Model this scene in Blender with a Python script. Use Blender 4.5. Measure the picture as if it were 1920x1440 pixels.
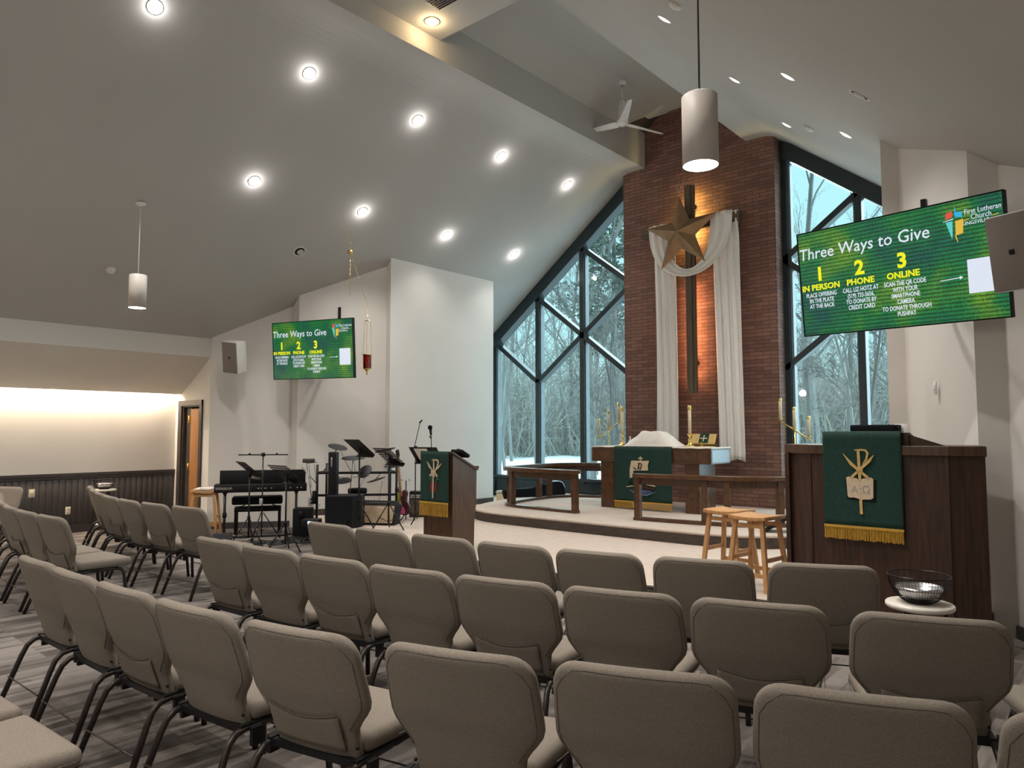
# Sanctuary of a small church: nave chairs, chancel, brick chimney wall, tall windows, winter wood outside.
import bpy, bmesh, math, random
from mathutils import Vector, Matrix, Euler, noise
PI = math.pi
sc = bpy.context.scene
for o in list(bpy.data.objects): bpy.data.objects.remove(o)
random.seed(7)

# ------------------------------------------------------------------ camera, world, exposure
cam_data = bpy.data.cameras.new('camera'); cam = bpy.data.objects.new('camera', cam_data)
sc.collection.objects.link(cam); sc.camera = cam
cam.location = (0, 0, 1.4); cam.rotation_euler = (math.radians(90 + 3.778), 0, math.radians(40.846))
cam_data.sensor_width = 36; cam_data.lens = 36 * 1363 / 1920; cam_data.clip_start = 0.05; cam_data.clip_end = 400
sc.view_settings.view_transform = 'Standard'; sc.view_settings.look = 'None'
sc.view_settings.exposure = 0.9; sc.view_settings.gamma = 1; sc.view_settings.use_curve_mapping = False

world = bpy.data.worlds.new('winter_sky'); sc.world = world; world.use_nodes = True
wn = world.node_tree.nodes; wl = world.node_tree.links
bg = wn['Background']; tcw = wn.new('ShaderNodeTexCoord'); sepw = wn.new('ShaderNodeSeparateXYZ'); crw = wn.new('ShaderNodeValToRGB')
wl.new(tcw.outputs['Generated'], sepw.inputs[0]); wl.new(sepw.outputs['Z'], crw.inputs[0]); wl.new(crw.outputs[0], bg.inputs['Color'])
crw.color_ramp.elements[0].position = 0.0; crw.color_ramp.elements[0].color = (.34, .57, .60, 1)
crw.color_ramp.elements[1].position = 0.7; crw.color_ramp.elements[1].color = (.27, .53, .59, 1)
bg.inputs['Strength'].default_value = 1.0

SPOT_P = 108; HALO_P = 1.8     # watts: recessed lamp beam, and the point lamp added for its lens-bloom halo
XC = -5.88          # centre line of the sanctuary
G = -0.20           # nave floor; the chancel floor is z = 0
SL = 0.768          # slope of both ceilings
W0 = 1.46; H1 = 6.35; H2 = 7.30

def lamp(name, kind, loc, energy, color, rot=None, size=None, **kw):
    d = bpy.data.lights.new(name, kind); d.energy = energy; d.color = color
    if kind == 'AREA':
        d.shape = 'RECTANGLE'; d.size = size[0]; d.size_y = size[1]
    elif size is not None: d.shadow_soft_size = size
    for k, v in kw.items(): setattr(d, k, v)
    o = bpy.data.objects.new(name, d); o.location = loc
    if rot: o.rotation_euler = rot
    sc.collection.objects.link(o); return o

lamp('overcast_sun', 'SUN', (-4, 30, 30), 7.0, (.72,.93,1), (math.radians(-58), 0, math.radians(6)), None, angle=math.radians(120))
sc.cycles.diffuse_bounces = 6; sc.cycles.max_bounces = 14; sc.cycles.transparent_max_bounces = 24

# ------------------------------------------------------------------ materials
MATS = {}
def mat(name, col=(.5,.5,.5), rough=.6, metal=0, emit=None, estr=1, spec=None):
    m = bpy.data.materials.new(name); m.use_nodes = True
    b = m.node_tree.nodes['Principled BSDF']
    b.inputs['Base Color'].default_value = (*col, 1); b.inputs['Roughness'].default_value = rough; b.inputs['Metallic'].default_value = metal
    if spec is not None: b.inputs['Specular IOR Level'].default_value = spec
    if emit: b.inputs['Emission Color'].default_value = (*emit, 1); b.inputs['Emission Strength'].default_value = estr
    MATS[name] = m; return m
def nodes(m): return m.node_tree.nodes, m.node_tree.links, m.node_tree.nodes['Principled BSDF']
def mapping(m, kind='Object', scale=(1,1,1), rot=(0,0,0)):
    n, l, b = nodes(m); tc = n.new('ShaderNodeTexCoord'); mp = n.new('ShaderNodeMapping')
    l.new(tc.outputs[kind], mp.inputs[0]); mp.inputs['Scale'].default_value = scale; mp.inputs['Rotation'].default_value = rot
    return mp.outputs[0]
def noisy(name, c1, c2, scale=8, stretch=(1,1,1), rough=.6, detail=4, bump=0, metal=0, kind='Object', bscale=None, spec=None, contrast=(.3,.7)):
    m = mat(name, c1, rough, metal, spec=spec); n, l, b = nodes(m)
    v = mapping(m, kind, stretch); t = n.new('ShaderNodeTexNoise'); t.inputs['Scale'].default_value = scale; t.inputs['Detail'].default_value = detail
    l.new(v, t.inputs['Vector']); r = n.new('ShaderNodeValToRGB'); l.new(t.outputs['Fac'], r.inputs[0])
    r.color_ramp.elements[0].position, r.color_ramp.elements[1].position = contrast
    r.color_ramp.elements[0].color = (*c1, 1); r.color_ramp.elements[1].color = (*c2, 1); l.new(r.outputs[0], b.inputs['Base Color'])
    if bump:
        t2 = n.new('ShaderNodeTexNoise'); t2.inputs['Scale'].default_value = bscale or scale * 4; l.new(v, t2.inputs['Vector'])
        bp = n.new('ShaderNodeBump'); bp.inputs['Strength'].default_value = bump; bp.inputs['Distance'].default_value = .01
        l.new(t2.outputs['Fac'], bp.inputs['Height']); l.new(bp.outputs[0], b.inputs['Normal'])
    return m
noisy('wall_paint', (.66,.635,.595), (.69,.665,.625), 1.5, rough=.75)
noisy('ceiling_paint', (.46,.45,.43), (.48,.47,.45), 1.2, rough=.85)
noisy('trim_grey', (.050,.041,.040), (.066,.055,.053), 6, rough=.5)
noisy('fabric', (.185,.158,.128), (.27,.235,.195), 240, rough=.95, bump=.5, bscale=420, spec=.2)
noisy('fabric_seam', (.07,.06,.05), (.09,.075,.06), 60, rough=.95)
noisy('chair_metal', (.035,.028,.025), (.05,.042,.038), 30, rough=.35, metal=.6)
noisy('black_plastic', (.006,.006,.007), (.010,.010,.011), 40, rough=.5, spec=.22)
noisy('black_metal', (.006,.006,.007), (.010,.010,.011), 40, rough=.4, spec=.3)
noisy('black_cloth', (.007,.008,.010), (.012,.013,.016), 90, rough=.9, spec=.15)
noisy('dark_oak', (.040,.017,.008), (.095,.045,.020), 5, (9,9,.7), rough=.35, detail=8, bump=.1)
noisy('rail_oak', (.050,.020,.009), (.12,.055,.022), 5, (2,2,2), rough=.28, detail=8)
noisy('pulpit_oak', (.017,.0065,.003), (.060,.023,.009), 5, (9,9,.7), rough=.6, detail=8, bump=.1)
noisy('stool_oak', (.40,.20,.075), (.55,.30,.12), 6, (6,6,.8), rough=.4, detail=6)
noisy('door_oak', (.30,.13,.045), (.40,.19,.07), 4, (8,8,.6), rough=.45, detail=6)
noisy('door_grey', (.045,.036,.031), (.06,.05,.043), 6, rough=.5)
noisy('brass', (.75,.52,.16), (.85,.62,.22), 8, rough=.22, metal=1)
noisy('silver', (.7,.7,.72), (.8,.8,.82), 8, rough=.25, metal=1)
noisy('wax', (.72,.58,.36), (.78,.66,.44), 10, rough=.5)
noisy('gauze', (.82,.81,.78), (.88,.87,.84), 20, (4,4,.5), rough=.9)
noisy('linen', (.82,.78,.72), (.88,.84,.78), 14, rough=.9)
noisy('green_cloth', (.004,.032,.024), (.008,.045,.034), 30, rough=.9, bump=.2)
noisy('gold_thread', (.50,.32,.09), (.70,.50,.20), 60, rough=.5)
noisy('cream_thread', (.55,.43,.28), (.68,.56,.40), 60, rough=.8)
noisy('fringe_gold', (.36,.19,.02), (.70,.42,.06), 30, (8,8,1), rough=.6)
noisy('white_paint', (.70,.70,.68), (.76,.76,.74), 8, rough=.45)
noisy('shade_beige', (.50,.46,.42), (.53,.49,.45), 3, rough=.5)
noisy('speaker_taupe', (.20,.17,.15), (.22,.19,.17), 60, rough=.7)
noisy('ivory_plastic', (.68,.60,.44), (.72,.64,.48), 10, rough=.5)
noisy('marble', (.62,.57,.50), (.78,.74,.68), 6, rough=.35, detail=8)
noisy('frame_teal', (.016,.027,.032), (.024,.038,.045), 8, rough=.28)
noisy('frame_sheen', (.13,.18,.20), (.16,.21,.24), 8, rough=.35)
noisy('snow', (.78,.80,.82), (.88,.89,.90), .4, rough=.9)
noisy('bark', (.20,.19,.18), (.34,.33,.31), 3, (2,2,.4), rough=.95)
noisy('bark_dark', (.12,.115,.11), (.20,.19,.18), 3, (2,2,.4), rough=.95)
noisy('needles', (.14,.165,.14), (.22,.25,.21), 6, rough=.9)
noisy('brush', (.30,.285,.26), (.50,.48,.44), 3, rough=.95)
noisy('star_rust', (.27,.165,.085), (.36,.23,.125), 7, rough=.4, metal=.5)
noisy('cross_wood', (.075,.055,.032), (.12,.09,.055), 5, (9,9,.7), rough=.4, detail=8)
noisy('drum_pad', (.015,.015,.017), (.025,.025,.027), 40, rough=.6)
noisy('amp_grille', (.34,.25,.16), (.42,.32,.21), 220, rough=.9)
noisy('amp_brown', (.085,.06,.045), (.11,.08,.06), 200, rough=.9)
noisy('rosewood', (.06,.012,.012), (.10,.022,.02), 6, rough=.25)
noisy('paper', (.75,.74,.71), (.80,.79,.76), 5, rough=.8)
mat('mirror_grey', (.25,.31,.38), .25, .0)
mat('lamp_white', (1,1,1), .5, emit=(1,.95,.92), estr=4)
mat('lamp_warm', (1,.9,.7), .5, emit=(1,.78,.42), estr=4)
mat('lamp_soft', (1,1,1), .5, emit=(1,.96,.92), estr=1.6)
mat('cove_strip', (1,1,1), .5, emit=(1,.80,.56), estr=3)
mat('lcd_glow', (0,0,0), .4, emit=(.5,.75,1), estr=1.2)
mat('text_white', (0,0,0), .5, emit=(.80,.86,.98), estr=.48)
mat('text_yellow', (0,0,0), .5, emit=(.90,.88,.01), estr=.52)
mat('logo_blue', (0,0,0), .5, emit=(.03,.45,.80), estr=.5)
mat('logo_red', (0,0,0), .5, emit=(.80,.08,.07), estr=.5)
mat('logo_teal', (0,0,0), .5, emit=(.12,.62,.58), estr=.5)
mat('logo_gold', (0,0,0), .5, emit=(.80,.50,.05), estr=.5)
mat('bowl_wire', (.03,.025,.03), .3, .7)
mat('rubber', (.01,.01,.01), .7)
mat('chrome', (.6,.6,.62), .2, 1)
mat('red_cloth', (.30,.012,.012), .8)
mat('leaf_cloth', (.01,.11,.06), .8)
mat('navy_cloth', (.05,.07,.20), .8)
mat('pink_paint', (.80,.12,.35), .4)
mat('lime_paint', (.62,.66,.06), .4)
mat('sanitizer', (.25,.60,.62), .15)
mat('label_grey', (.35,.35,.36), .6)
mat('black_void', (.004,.004,.004), .9)
def glass(name, tint, gloss):
    m = bpy.data.materials.new(name); m.use_nodes = True; n = m.node_tree.nodes; l = m.node_tree.links
    n.remove(n['Principled BSDF']); t = n.new('ShaderNodeBsdfTransparent'); t.inputs[0].default_value = (*tint, 1)
    g = n.new('ShaderNodeBsdfGlossy'); g.inputs['Roughness'].default_value = .02; mx = n.new('ShaderNodeMixShader'); mx.inputs[0].default_value = gloss
    l.new(t.outputs[0], mx.inputs[1]); l.new(g.outputs[0], mx.inputs[2]); l.new(mx.outputs[0], n['Material Output'].inputs[0])
    MATS[name] = m; return m
glass('window_glass', (.90,.97,.98), .07); glass('bowl_glass', (.8,.8,.82), .2); glass('red_glass', (.45,.03,.03), .1)
# brick: axis-aligned faces, courses along x+y
def brick_mat(name, c1, c2, mortar, w, h, vec):
    m = mat(name, c1, .8); n, l, b = nodes(m); tc = n.new('ShaderNodeTexCoord'); s = n.new('ShaderNodeSeparateXYZ'); l.new(tc.outputs['Object'], s.inputs[0])
    ad = n.new('ShaderNodeMath'); ad.operation = 'ADD'; l.new(s.outputs['X'], ad.inputs[0]); l.new(s.outputs['Y'], ad.inputs[1])
    cb = n.new('ShaderNodeCombineXYZ'); l.new(ad.outputs[0], cb.inputs[0]); l.new(s.outputs['Z'], cb.inputs[1])
    t = n.new('ShaderNodeTexBrick'); l.new(cb.outputs[0], t.inputs['Vector']); t.inputs['Scale'].default_value = 1
    t.inputs['Brick Width'].default_value = w; t.inputs['Row Height'].default_value = h; t.inputs['Mortar Size'].default_value = .0045; t.inputs['Mortar Smooth'].default_value = .2
    t.inputs['Color1'].default_value = (*c1, 1); t.inputs['Color2'].default_value = (*c2, 1); t.inputs['Mortar'].default_value = (*mortar, 1); t.inputs['Bias'].default_value = 0
    ns = n.new('ShaderNodeTexNoise'); ns.inputs['Scale'].default_value = 2.5; ns.inputs['Detail'].default_value = 6; l.new(tc.outputs['Object'], ns.inputs['Vector'])
    mx = n.new('ShaderNodeMix'); mx.data_type = 'RGBA'; mx.blend_type = 'MULTIPLY'; mx.inputs[0].default_value = .35
    l.new(t.outputs['Color'], mx.inputs[6]); l.new(ns.outputs['Fac'], mx.inputs[7]); l.new(mx.outputs[2], b.inputs['Base Color'])
    bp = n.new('ShaderNodeBump'); bp.inputs['Strength'].default_value = .6; bp.inputs['Distance'].default_value = .006; bp.invert = True
    l.new(t.outputs['Fac'], bp.inputs['Height']); l.new(bp.outputs[0], b.inputs['Normal'])
brick_mat('brick', (.30,.155,.115), (.19,.100,.080), (.075,.048,.040), .24, .0635, None)
# nave carpet: planks laid along y with random greys; cross planks here and there
def plank_mat():
    m = mat('carpet_plank', (.2,.18,.17), .95, spec=.1); n, l, b = nodes(m)
    def layer(rot, w, h, off):
        v = mapping(m, 'Object', (1,1,1), (0,0,rot)); t = n.new('ShaderNodeTexBrick'); l.new(v, t.inputs['Vector']); t.inputs['Scale'].default_value = 1
        t.inputs['Brick Width'].default_value = w; t.inputs['Row Height'].default_value = h; t.inputs['Mortar Size'].default_value = 0; t.offset = off
        t.inputs['Color1'].default_value = (.085,.073,.067,1); t.inputs['Color2'].default_value = (.30,.265,.24,1); t.inputs['Bias'].default_value = -.1
        return t.outputs['Color']
    a = layer(PI/2, .92, .115, .37); c = layer(PI/2, .46, .23, .5)
    st = n.new('ShaderNodeTexNoise'); st.inputs['Scale'].default_value = 3; l.new(mapping(m, 'Object', (6,.6,1)), st.inputs['Vector'])
    rp = n.new('ShaderNodeValToRGB'); rp.color_ramp.elements[0].position = .42; rp.color_ramp.elements[1].position = .58; l.new(st.outputs['Fac'], rp.inputs[0])
    mx = n.new('ShaderNodeMix'); mx.data_type = 'RGBA'; l.new(rp.outputs[0], mx.inputs[0]); l.new(a, mx.inputs[6]); l.new(c, mx.inputs[7])
    f = n.new('ShaderNodeTexNoise'); f.inputs['Scale'].default_value = 130; l.new(mapping(m), f.inputs['Vector'])
    m2 = n.new('ShaderNodeMix'); m2.data_type = 'RGBA'; m2.blend_type = 'MULTIPLY'; m2.inputs[0].default_value = .35
    l.new(mx.outputs[2], m2.inputs[6]); l.new(f.outputs['Fac'], m2.inputs[7]); l.new(m2.outputs[2], b.inputs['Base Color'])
plank_mat()
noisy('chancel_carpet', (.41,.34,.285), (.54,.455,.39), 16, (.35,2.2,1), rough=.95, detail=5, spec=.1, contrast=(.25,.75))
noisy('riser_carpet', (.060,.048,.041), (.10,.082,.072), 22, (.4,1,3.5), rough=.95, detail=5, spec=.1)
# crop-row picture on the two screens
def screen_mat():
    m = mat('screen_field', (0,0,0), .35); n, l, b = nodes(m)
    v = mapping(m, 'Object', (1,1,1)); wv = n.new('ShaderNodeTexWave'); wv.bands_direction = 'Y'; wv.inputs['Scale'].default_value = 10
    wv.inputs['Distortion'].default_value = 3.2; wv.inputs['Detail'].default_value = 5; wv.inputs['Detail Scale'].default_value = 7; l.new(v, wv.inputs['Vector'])
    ns = n.new('ShaderNodeTexNoise'); ns.inputs['Scale'].default_value = 2.0; ns.inputs['Detail'].default_value = 2; l.new(v, ns.inputs['Vector'])
    fine = n.new('ShaderNodeTexNoise'); fine.inputs['Scale'].default_value = 95; l.new(v, fine.inputs['Vector'])
    r1 = n.new('ShaderNodeValToRGB'); l.new(ns.outputs['Fac'], r1.inputs[0]); e = r1.color_ramp.elements
    e[0].position = .34; e[0].color = (.002,.070,.055,1); e[1].position = .74; e[1].color = (.13,.27,.012,1); k = e.new(.53); k.color = (.006,.135,.035,1)
    mul = n.new('ShaderNodeMath'); mul.operation = 'MULTIPLY'; l.new(wv.outputs['Fac'], mul.inputs[0]); l.new(fine.outputs['Fac'], mul.inputs[1])
    mr = n.new('ShaderNodeMapRange'); mr.inputs['From Min'].default_value = 0; mr.inputs['From Max'].default_value = .6; mr.inputs['To Min'].default_value = .22; mr.inputs['To Max'].default_value = .95
    l.new(mul.outputs[0], mr.inputs['Value'])
    l.new(r1.outputs[0], b.inputs['Emission Color']); l.new(mr.outputs[0], b.inputs['Emission Strength'])
screen_mat()

# ------------------------------------------------------------------ mesh helpers
def link(o): sc.collection.objects.link(o)
def basis(d):
    d = Vector(d).normalized(); a = Vector((0,0,1)) if abs(d.z) < .95 else Vector((1,0,0))
    u = d.cross(a).normalized(); return u, u.cross(d).normalized()
class MB:
    def __init__(s): s.v = []; s.f = []; s.sm = []
    def add(s, v, f, smooth=False, M=None):
        o = len(s.v); s.v += [tuple(M @ Vector(p)) if M is not None else tuple(p) for p in v]
        s.f += [tuple(i + o for i in q) for q in f]; s.sm += [smooth] * len(f); return s
    def box(s, x0, x1, y0, y1, z0, z1, M=None):
        v = [(x,y,z) for z in (z0,z1) for x,y in ((x0,y0),(x1,y0),(x1,y1),(x0,y1))]
        return s.add(v, [(3,2,1,0),(4,5,6,7),(0,1,5,4),(1,2,6,5),(2,3,7,6),(3,0,4,7)], False, M)
    def cbox(s, c, d, rz=0, M=None):
        m = Matrix.Translation(c) @ Matrix.Rotation(rz, 4, 'Z')
        if M is not None: m = M @ m
        return s.box(-d[0]/2, d[0]/2, -d[1]/2, d[1]/2, -d[2]/2, d[2]/2, m)
    def rbox(s, x0, x1, y0, y1, z0, z1, r=.02, n=3, M=None):          # box with rounded edges (superellipsoid-like shells)
        cx, cy, cz = (x0+x1)/2, (y0+y1)/2, (z0+z1)/2; hx, hy, hz = (x1-x0)/2, (y1-y0)/2, (z1-z0)/2; r = min(r, hx, hy, hz)
        zs = [(-hz + r - r*math.cos(a), r - r*math.sin(a)) for a in [PI/2*i/n for i in range(n+1)]]
        zs = zs + [(-z, q) for z, q in reversed(zs)]
        per = 4*(n+1); v = []; f = []
        for z, ins in zs:
            for q, (sx, sy) in enumerate(((1,1),(-1,1),(-1,-1),(1,-1))):
                for i in range(n+1):
                    a = PI/2*(q + i/n); rr = r - ins
                    v.append((cx + sx*(hx-r) + rr*math.cos(a), cy + sy*(hy-r) + rr*math.sin(a), cz + z))
        for k in range(len(zs)-1):
            for i in range(per): f.append((k*per+i, k*per+(i+1)%per, (k+1)*per+(i+1)%per, (k+1)*per+i))
        f.append(tuple(range(per-1,-1,-1))); f.append(tuple(range((len(zs)-1)*per, len(zs)*per)))
        return s.add(v, f, True, M)
    def tube(s, pts, r, n=8, cap=True, M=None):
        pts = [Vector(p) for p in pts]; rs = r if isinstance(r, (list, tuple)) else [r]*len(pts); v = []; f = []
        u, w = basis(pts[1]-pts[0])
        for i, p in enumerate(pts):
            d = (pts[min(i+1, len(pts)-1)] - pts[max(i-1, 0)]).normalized()
            u = (u - d*u.dot(d)); u = u.normalized() if u.length > 1e-6 else basis(d)[0]; w = d.cross(u)
            for k in range(n): a = 2*PI*k/n; v.append(tuple(p + (u*math.cos(a) + w*math.sin(a))*rs[i]))
        for i in range(len(pts)-1):
            for k in range(n): f.append((i*n+k, i*n+(k+1)%n, (i+1)*n+(k+1)%n, (i+1)*n+k))
        if cap: f.append(tuple(range(n-1,-1,-1))); f.append(tuple(range((len(pts)-1)*n, len(pts)*n)))
        return s.add(v, f, n > 4, M)
    def lathe(s, prof, n=24, M=None, cap=True):
        v = []; f = []
        for r, z in prof:
            for k in range(n): a = 2*PI*k/n; v.append((r*math.cos(a), r*math.sin(a), z))
        for i in range(len(prof)-1):
            for k in range(n): f.append((i*n+k, i*n+(k+1)%n, (i+1)*n+(k+1)%n, (i+1)*n+k))
        if cap: f.append(tuple(range(n-1,-1,-1))); f.append(tuple(range((len(prof)-1)*n, len(prof)*n)))
        return s.add(v, f, True, M)
    def prism(s, poly, h, M=None):          # poly in xy, extruded along z from 0 to h
        n = len(poly); v = [(x,y,0) for x,y in poly] + [(x,y,h) for x,y in poly]
        f = [tuple(range(n-1,-1,-1)), tuple(range(n,2*n))] + [(i,(i+1)%n,n+(i+1)%n,n+i) for i in range(n)]
        return s.add(v, f, False, M)
    def quad(s, a, b, c, d): return s.add([a,b,c,d], [(0,1,2,3)])
    def sheet(s, fn, nu, nv, M=None, smooth=True):
        v = [fn(i/nu, j/nv) for j in range(nv+1) for i in range(nu+1)]
        f = [(j*(nu+1)+i, j*(nu+1)+i+1, (j+1)*(nu+1)+i+1, (j+1)*(nu+1)+i) for j in range(nv) for i in range(nu)]
        return s.add(v, f, smooth, M)
    def build(s, name, m, parent=None, loc=None, rz=None, solid=None, bevel=None):
        me = bpy.data.meshes.new(name); me.from_pydata(s.v, [], s.f); me.polygons.foreach_set('use_smooth', s.sm); me.update()
        o = bpy.data.objects.new(name, me); me.materials.append(MATS[m] if isinstance(m, str) else m); link(o)
        if parent is not None: o.parent = parent
        if loc is not None: o.location = loc
        if rz is not None: o.rotation_euler = (0,0,rz)
        if solid: md = o.modifiers.new('thick', 'SOLIDIFY'); md.thickness = solid; md.offset = 0
        if bevel: md = o.modifiers.new('bevel', 'BEVEL'); md.width = bevel; md.segments = 2; md.limit_method = 'ANGLE'
        return o
def XM(loc=(0,0,0), rx=0, ry=0, rz=0): return Matrix.Translation(loc) @ Euler((rx,ry,rz)).to_matrix().to_4x4()
def frame_matrix(o, x, y, z):               # columns x,y,z at origin o
    return Matrix(((x[0],y[0],z[0],o[0]),(x[1],y[1],z[1],o[1]),(x[2],y[2],z[2],o[2]),(0,0,0,1)))
def tag(o, label, cat, group=None, kind=None):
    o['label'] = label; o['category'] = cat
    if group: o['group'] = group
    if kind: o['kind'] = kind
    return o
def thing(name, label, cat, loc=(0,0,0), rz=0, group=None):
    o = bpy.data.objects.new(name, None); link(o); o.location = loc; o.rotation_euler = (0,0,rz); o.empty_display_size = .1
    return tag(o, label, cat, group)
def struct(o, label=None):
    o['kind'] = 'structure'
    if label: o['label'] = label
    return o
def dup(root, loc, rz, label=None, group=None):
    r = root.copy(); link(r); r.location = loc; r.rotation_euler = (0,0,rz)
    if label: r['label'] = label
    if group: r['group'] = group
    for ch in list(root.children):
        c = ch.copy(); link(c); c.parent = r
        for g in list(ch.children):
            d = g.copy(); link(d); d.parent = c
    return r
def text(body, size, m, parent, M, name='lettering', align='CENTER', bold=0, shear=0, sp=1.0, ext=.0006, sx=1):
    cu = bpy.data.curves.new(name, 'FONT'); cu.body = body; cu.size = size; cu.align_x = align; cu.extrude = ext; cu.offset = bold; cu.shear = shear; cu.space_line = sp
    cu.resolution_u = 2
    o = bpy.data.objects.new(name, cu); cu.materials.append(MATS[m]); link(o); bpy.context.view_layer.update(); me = bpy.data.meshes.new_from_object(o); bpy.data.objects.remove(o)
    if not me.materials: me.materials.append(MATS[m])
    o = bpy.data.objects.new(name, me); link(o); o.parent = parent; o.matrix_local = M @ Matrix.Diagonal((sx,1,1,1)); return o

def ceil_z(w):                              # underside of the sloping ceiling at distance w from the centre line
    w = abs(w); r = .22
    if w <= W0 - r: return H1
    if w >= W0 + r: return H1 - SL*(w - W0)
    t = (w - W0 + r)/(2*r); return H1 - SL*r*t*t

# ------------------------------------------------------------------ the setting
def catmull(P, n=8):
    out = []; P = [Vector((*p, 0)) for p in P]
    for i in range(len(P)-1):
        p0 = P[max(i-1,0)]; p1 = P[i]; p2 = P[i+1]; p3 = P[min(i+2,len(P)-1)]
        for k in range(n):
            t = k/n; out.append(.5*((2*p1)+(-p0+p2)*t+(2*p0-5*p1+4*p2-p3)*t*t+(-p0+3*p1-3*p2+p3)*t**3))
    out.append(P[-1]); return [(p.x, p.y) for p in out]
def sweep(mb, path, off0, off1, z0, z1):     # rectangle section swept along a plan path
    L = []; R = []; n = len(path)
    for i in range(n):
        a = Vector(path[max(i-1,0)]); b = Vector(path[min(i+1,n-1)]); d = (b-a).normalized(); nx, ny = -d.y, d.x; p = path[i]
        L.append((p[0]+nx*off0, p[1]+ny*off0)); R.append((p[0]+nx*off1, p[1]+ny*off1))
    v = []; f = []
    for i in range(n): v += [(*L[i],z0),(*R[i],z0),(*R[i],z1),(*L[i],z1)]
    for i in range(n-1):
        for k in range(4): f.append((i*4+k, i*4+(k+1)%4, (i+1)*4+(k+1)%4, (i+1)*4+k))
    f += [(3,2,1,0), tuple((n-1)*4+k for k in range(4))]
    return mb.add(v, f)
def wallq(mb, pts, z0, topf, sub=6):         # vertical wall along plan points up to a height function of x
    for (x0,y0),(x1,y1) in zip(pts, pts[1:]):
        for k in range(sub):
            a, b = k/sub, (k+1)/sub; xa, ya, xb, yb = x0+(x1-x0)*a, y0+(y1-y0)*a, x0+(x1-x0)*b, y0+(y1-y0)*b
            mb.add([(xa,ya,z0),(xb,yb,z0),(xb,yb,topf(xb)),(xa,ya,topf(xa))], [(0,1,2,3)])

LW = -12.97; RW = 1.21; EW = 5.87; DY = 5.87; BY = -6.0; FY = 12.09
struct(MB().add([(LW-.6,BY-.2,G),(RW+.4,BY-.2,G),(RW+.4,9,G),(LW-.6,9,G)], [(0,1,2,3)]).build('floor', 'carpet_plank'))
edge = [(-10.98,7.0)] + catmull([(-10.8,6.98),(-10.2,6.95),(-9.72,6.68),(-9.3,6.22),(-8.6,5.98),(-7.4,5.86),(-5.9,5.84),(-4.4,5.85),(-3.45,5.93),(-2.5,6.05),(-1.6,6.04),(-.96,6.04)], 6)
ch = MB(); poly = edge + [(-.96,6.98),(-.3,9.2),(-.3,12.35),(-11.9,12.35),(-11.9,7.0)]
ch.prism(poly, .2, XM((0,0,G))); struct(ch.build('floor_chancel', 'chancel_carpet'))
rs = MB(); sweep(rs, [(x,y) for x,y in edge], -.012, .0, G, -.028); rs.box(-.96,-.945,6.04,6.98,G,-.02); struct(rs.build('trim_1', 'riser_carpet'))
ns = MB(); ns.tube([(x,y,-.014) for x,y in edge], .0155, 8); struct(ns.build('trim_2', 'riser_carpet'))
half = [(0,8.36),(1.0,8.37),(1.75,8.40),(2.2,8.52),(2.52,8.78),(2.76,9.15),(2.95,9.65),(3.1,10.3),(3.2,11.2),(3.24,12.0)]
plat = catmull([(XC-w,y) for w,y in reversed(half)] + [(XC+w,y) for w,y in half[1:]], 6)
pf = MB(); pf.prism(plat, .158, XM((0,0,.002))); struct(pf.build('floor_platform', 'chancel_carpet'))
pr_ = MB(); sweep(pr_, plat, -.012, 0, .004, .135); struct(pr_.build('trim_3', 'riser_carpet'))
pn = MB(); pn.tube([(x,y,.142) for x,y in plat], .0185, 8); struct(pn.build('trim_4', 'chancel_carpet'))

# ceiling: two slopes, flat strips and the raised ridge trough
prof = [(w, ceil_z(w)) for w in [EW, 5, 4, 3, 2.2, 1.68, 1.6, 1.53, 1.46, 1.39, 1.31, 1.24, .98]]
cm = MB()
for sx in (-1, 1):
    P = [(XC + sx*w, z) for w, z in prof]
    for (xa,za),(xb,zb) in zip(P, P[1:]): cm.add([(xa,BY,za),(xb,BY,zb),(xb,FY+.35,zb),(xa,FY+.35,za)], [(0,1,2,3)], True)
    x = XC + sx*.98; xin = XC + sx*.45; yb = 6.46; zt = 6.61
    cm.quad((x,BY,H1),(x,yb,H1),(x,yb,zt),(x,BY,zt))
    ys = [(yb,6.90),(10.3,6.90),(11.0,6.97),(11.45,7.12),(11.8,H2)]
    for (ya,za),(yc,zc) in zip(ys, ys[1:]):
        cm.add([(x,ya,H1),(x,yc,H1),(x,yc,zc),(x,ya,za)], [(0,1,2,3)])
        cm.add([(x,ya,za),(x,yc,zc),(xin,yc,H2),(xin,ya,H2)], [(0,1,2,3)])
cm.quad((XC-.45,yb,H2),(XC+.45,yb,H2),(XC+.45,11.8,H2),(XC-.45,11.8,H2))
cm.quad((XC-.98,BY,zt),(XC+.98,BY,zt),(XC+.98,yb,zt),(XC-.98,yb,zt)); cm.quad((XC-.98,yb,zt),(XC+.98,yb,zt),(XC+.98,yb,H2),(XC-.98,yb,H2))
struct(cm.build('ceiling', 'ceiling_paint'))
# low side bays: fascia, sloping soffit
for s, nm, xw in ((-1,'ceiling_left_bay',LW), (1,'ceiling_right_bay',RW)):
    m = MB(); xe = XC + s*EW; xs = xw - s*.20
    m.quad((xe,BY,1.0*ceil_z(EW)),(xe,DY+.3,ceil_z(EW)),(xe,DY+.3,2.65),(xe,BY,2.65)); m.quad((xe,BY,2.65),(xe,DY+.3,2.65),(xs,DY+.3,2.06),(xs,BY,2.06))
    m.quad((xs,BY,2.06),(xs,DY+.3,2.06),(xs,DY+.3,2.35),(xs,BY,2.35)); m.quad((xs,BY,2.35),(xs,DY+.3,2.35),(xw,DY+.3,2.35),(xw,BY,2.35))
    struct(m.build(nm, 'wall_paint'))
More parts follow.
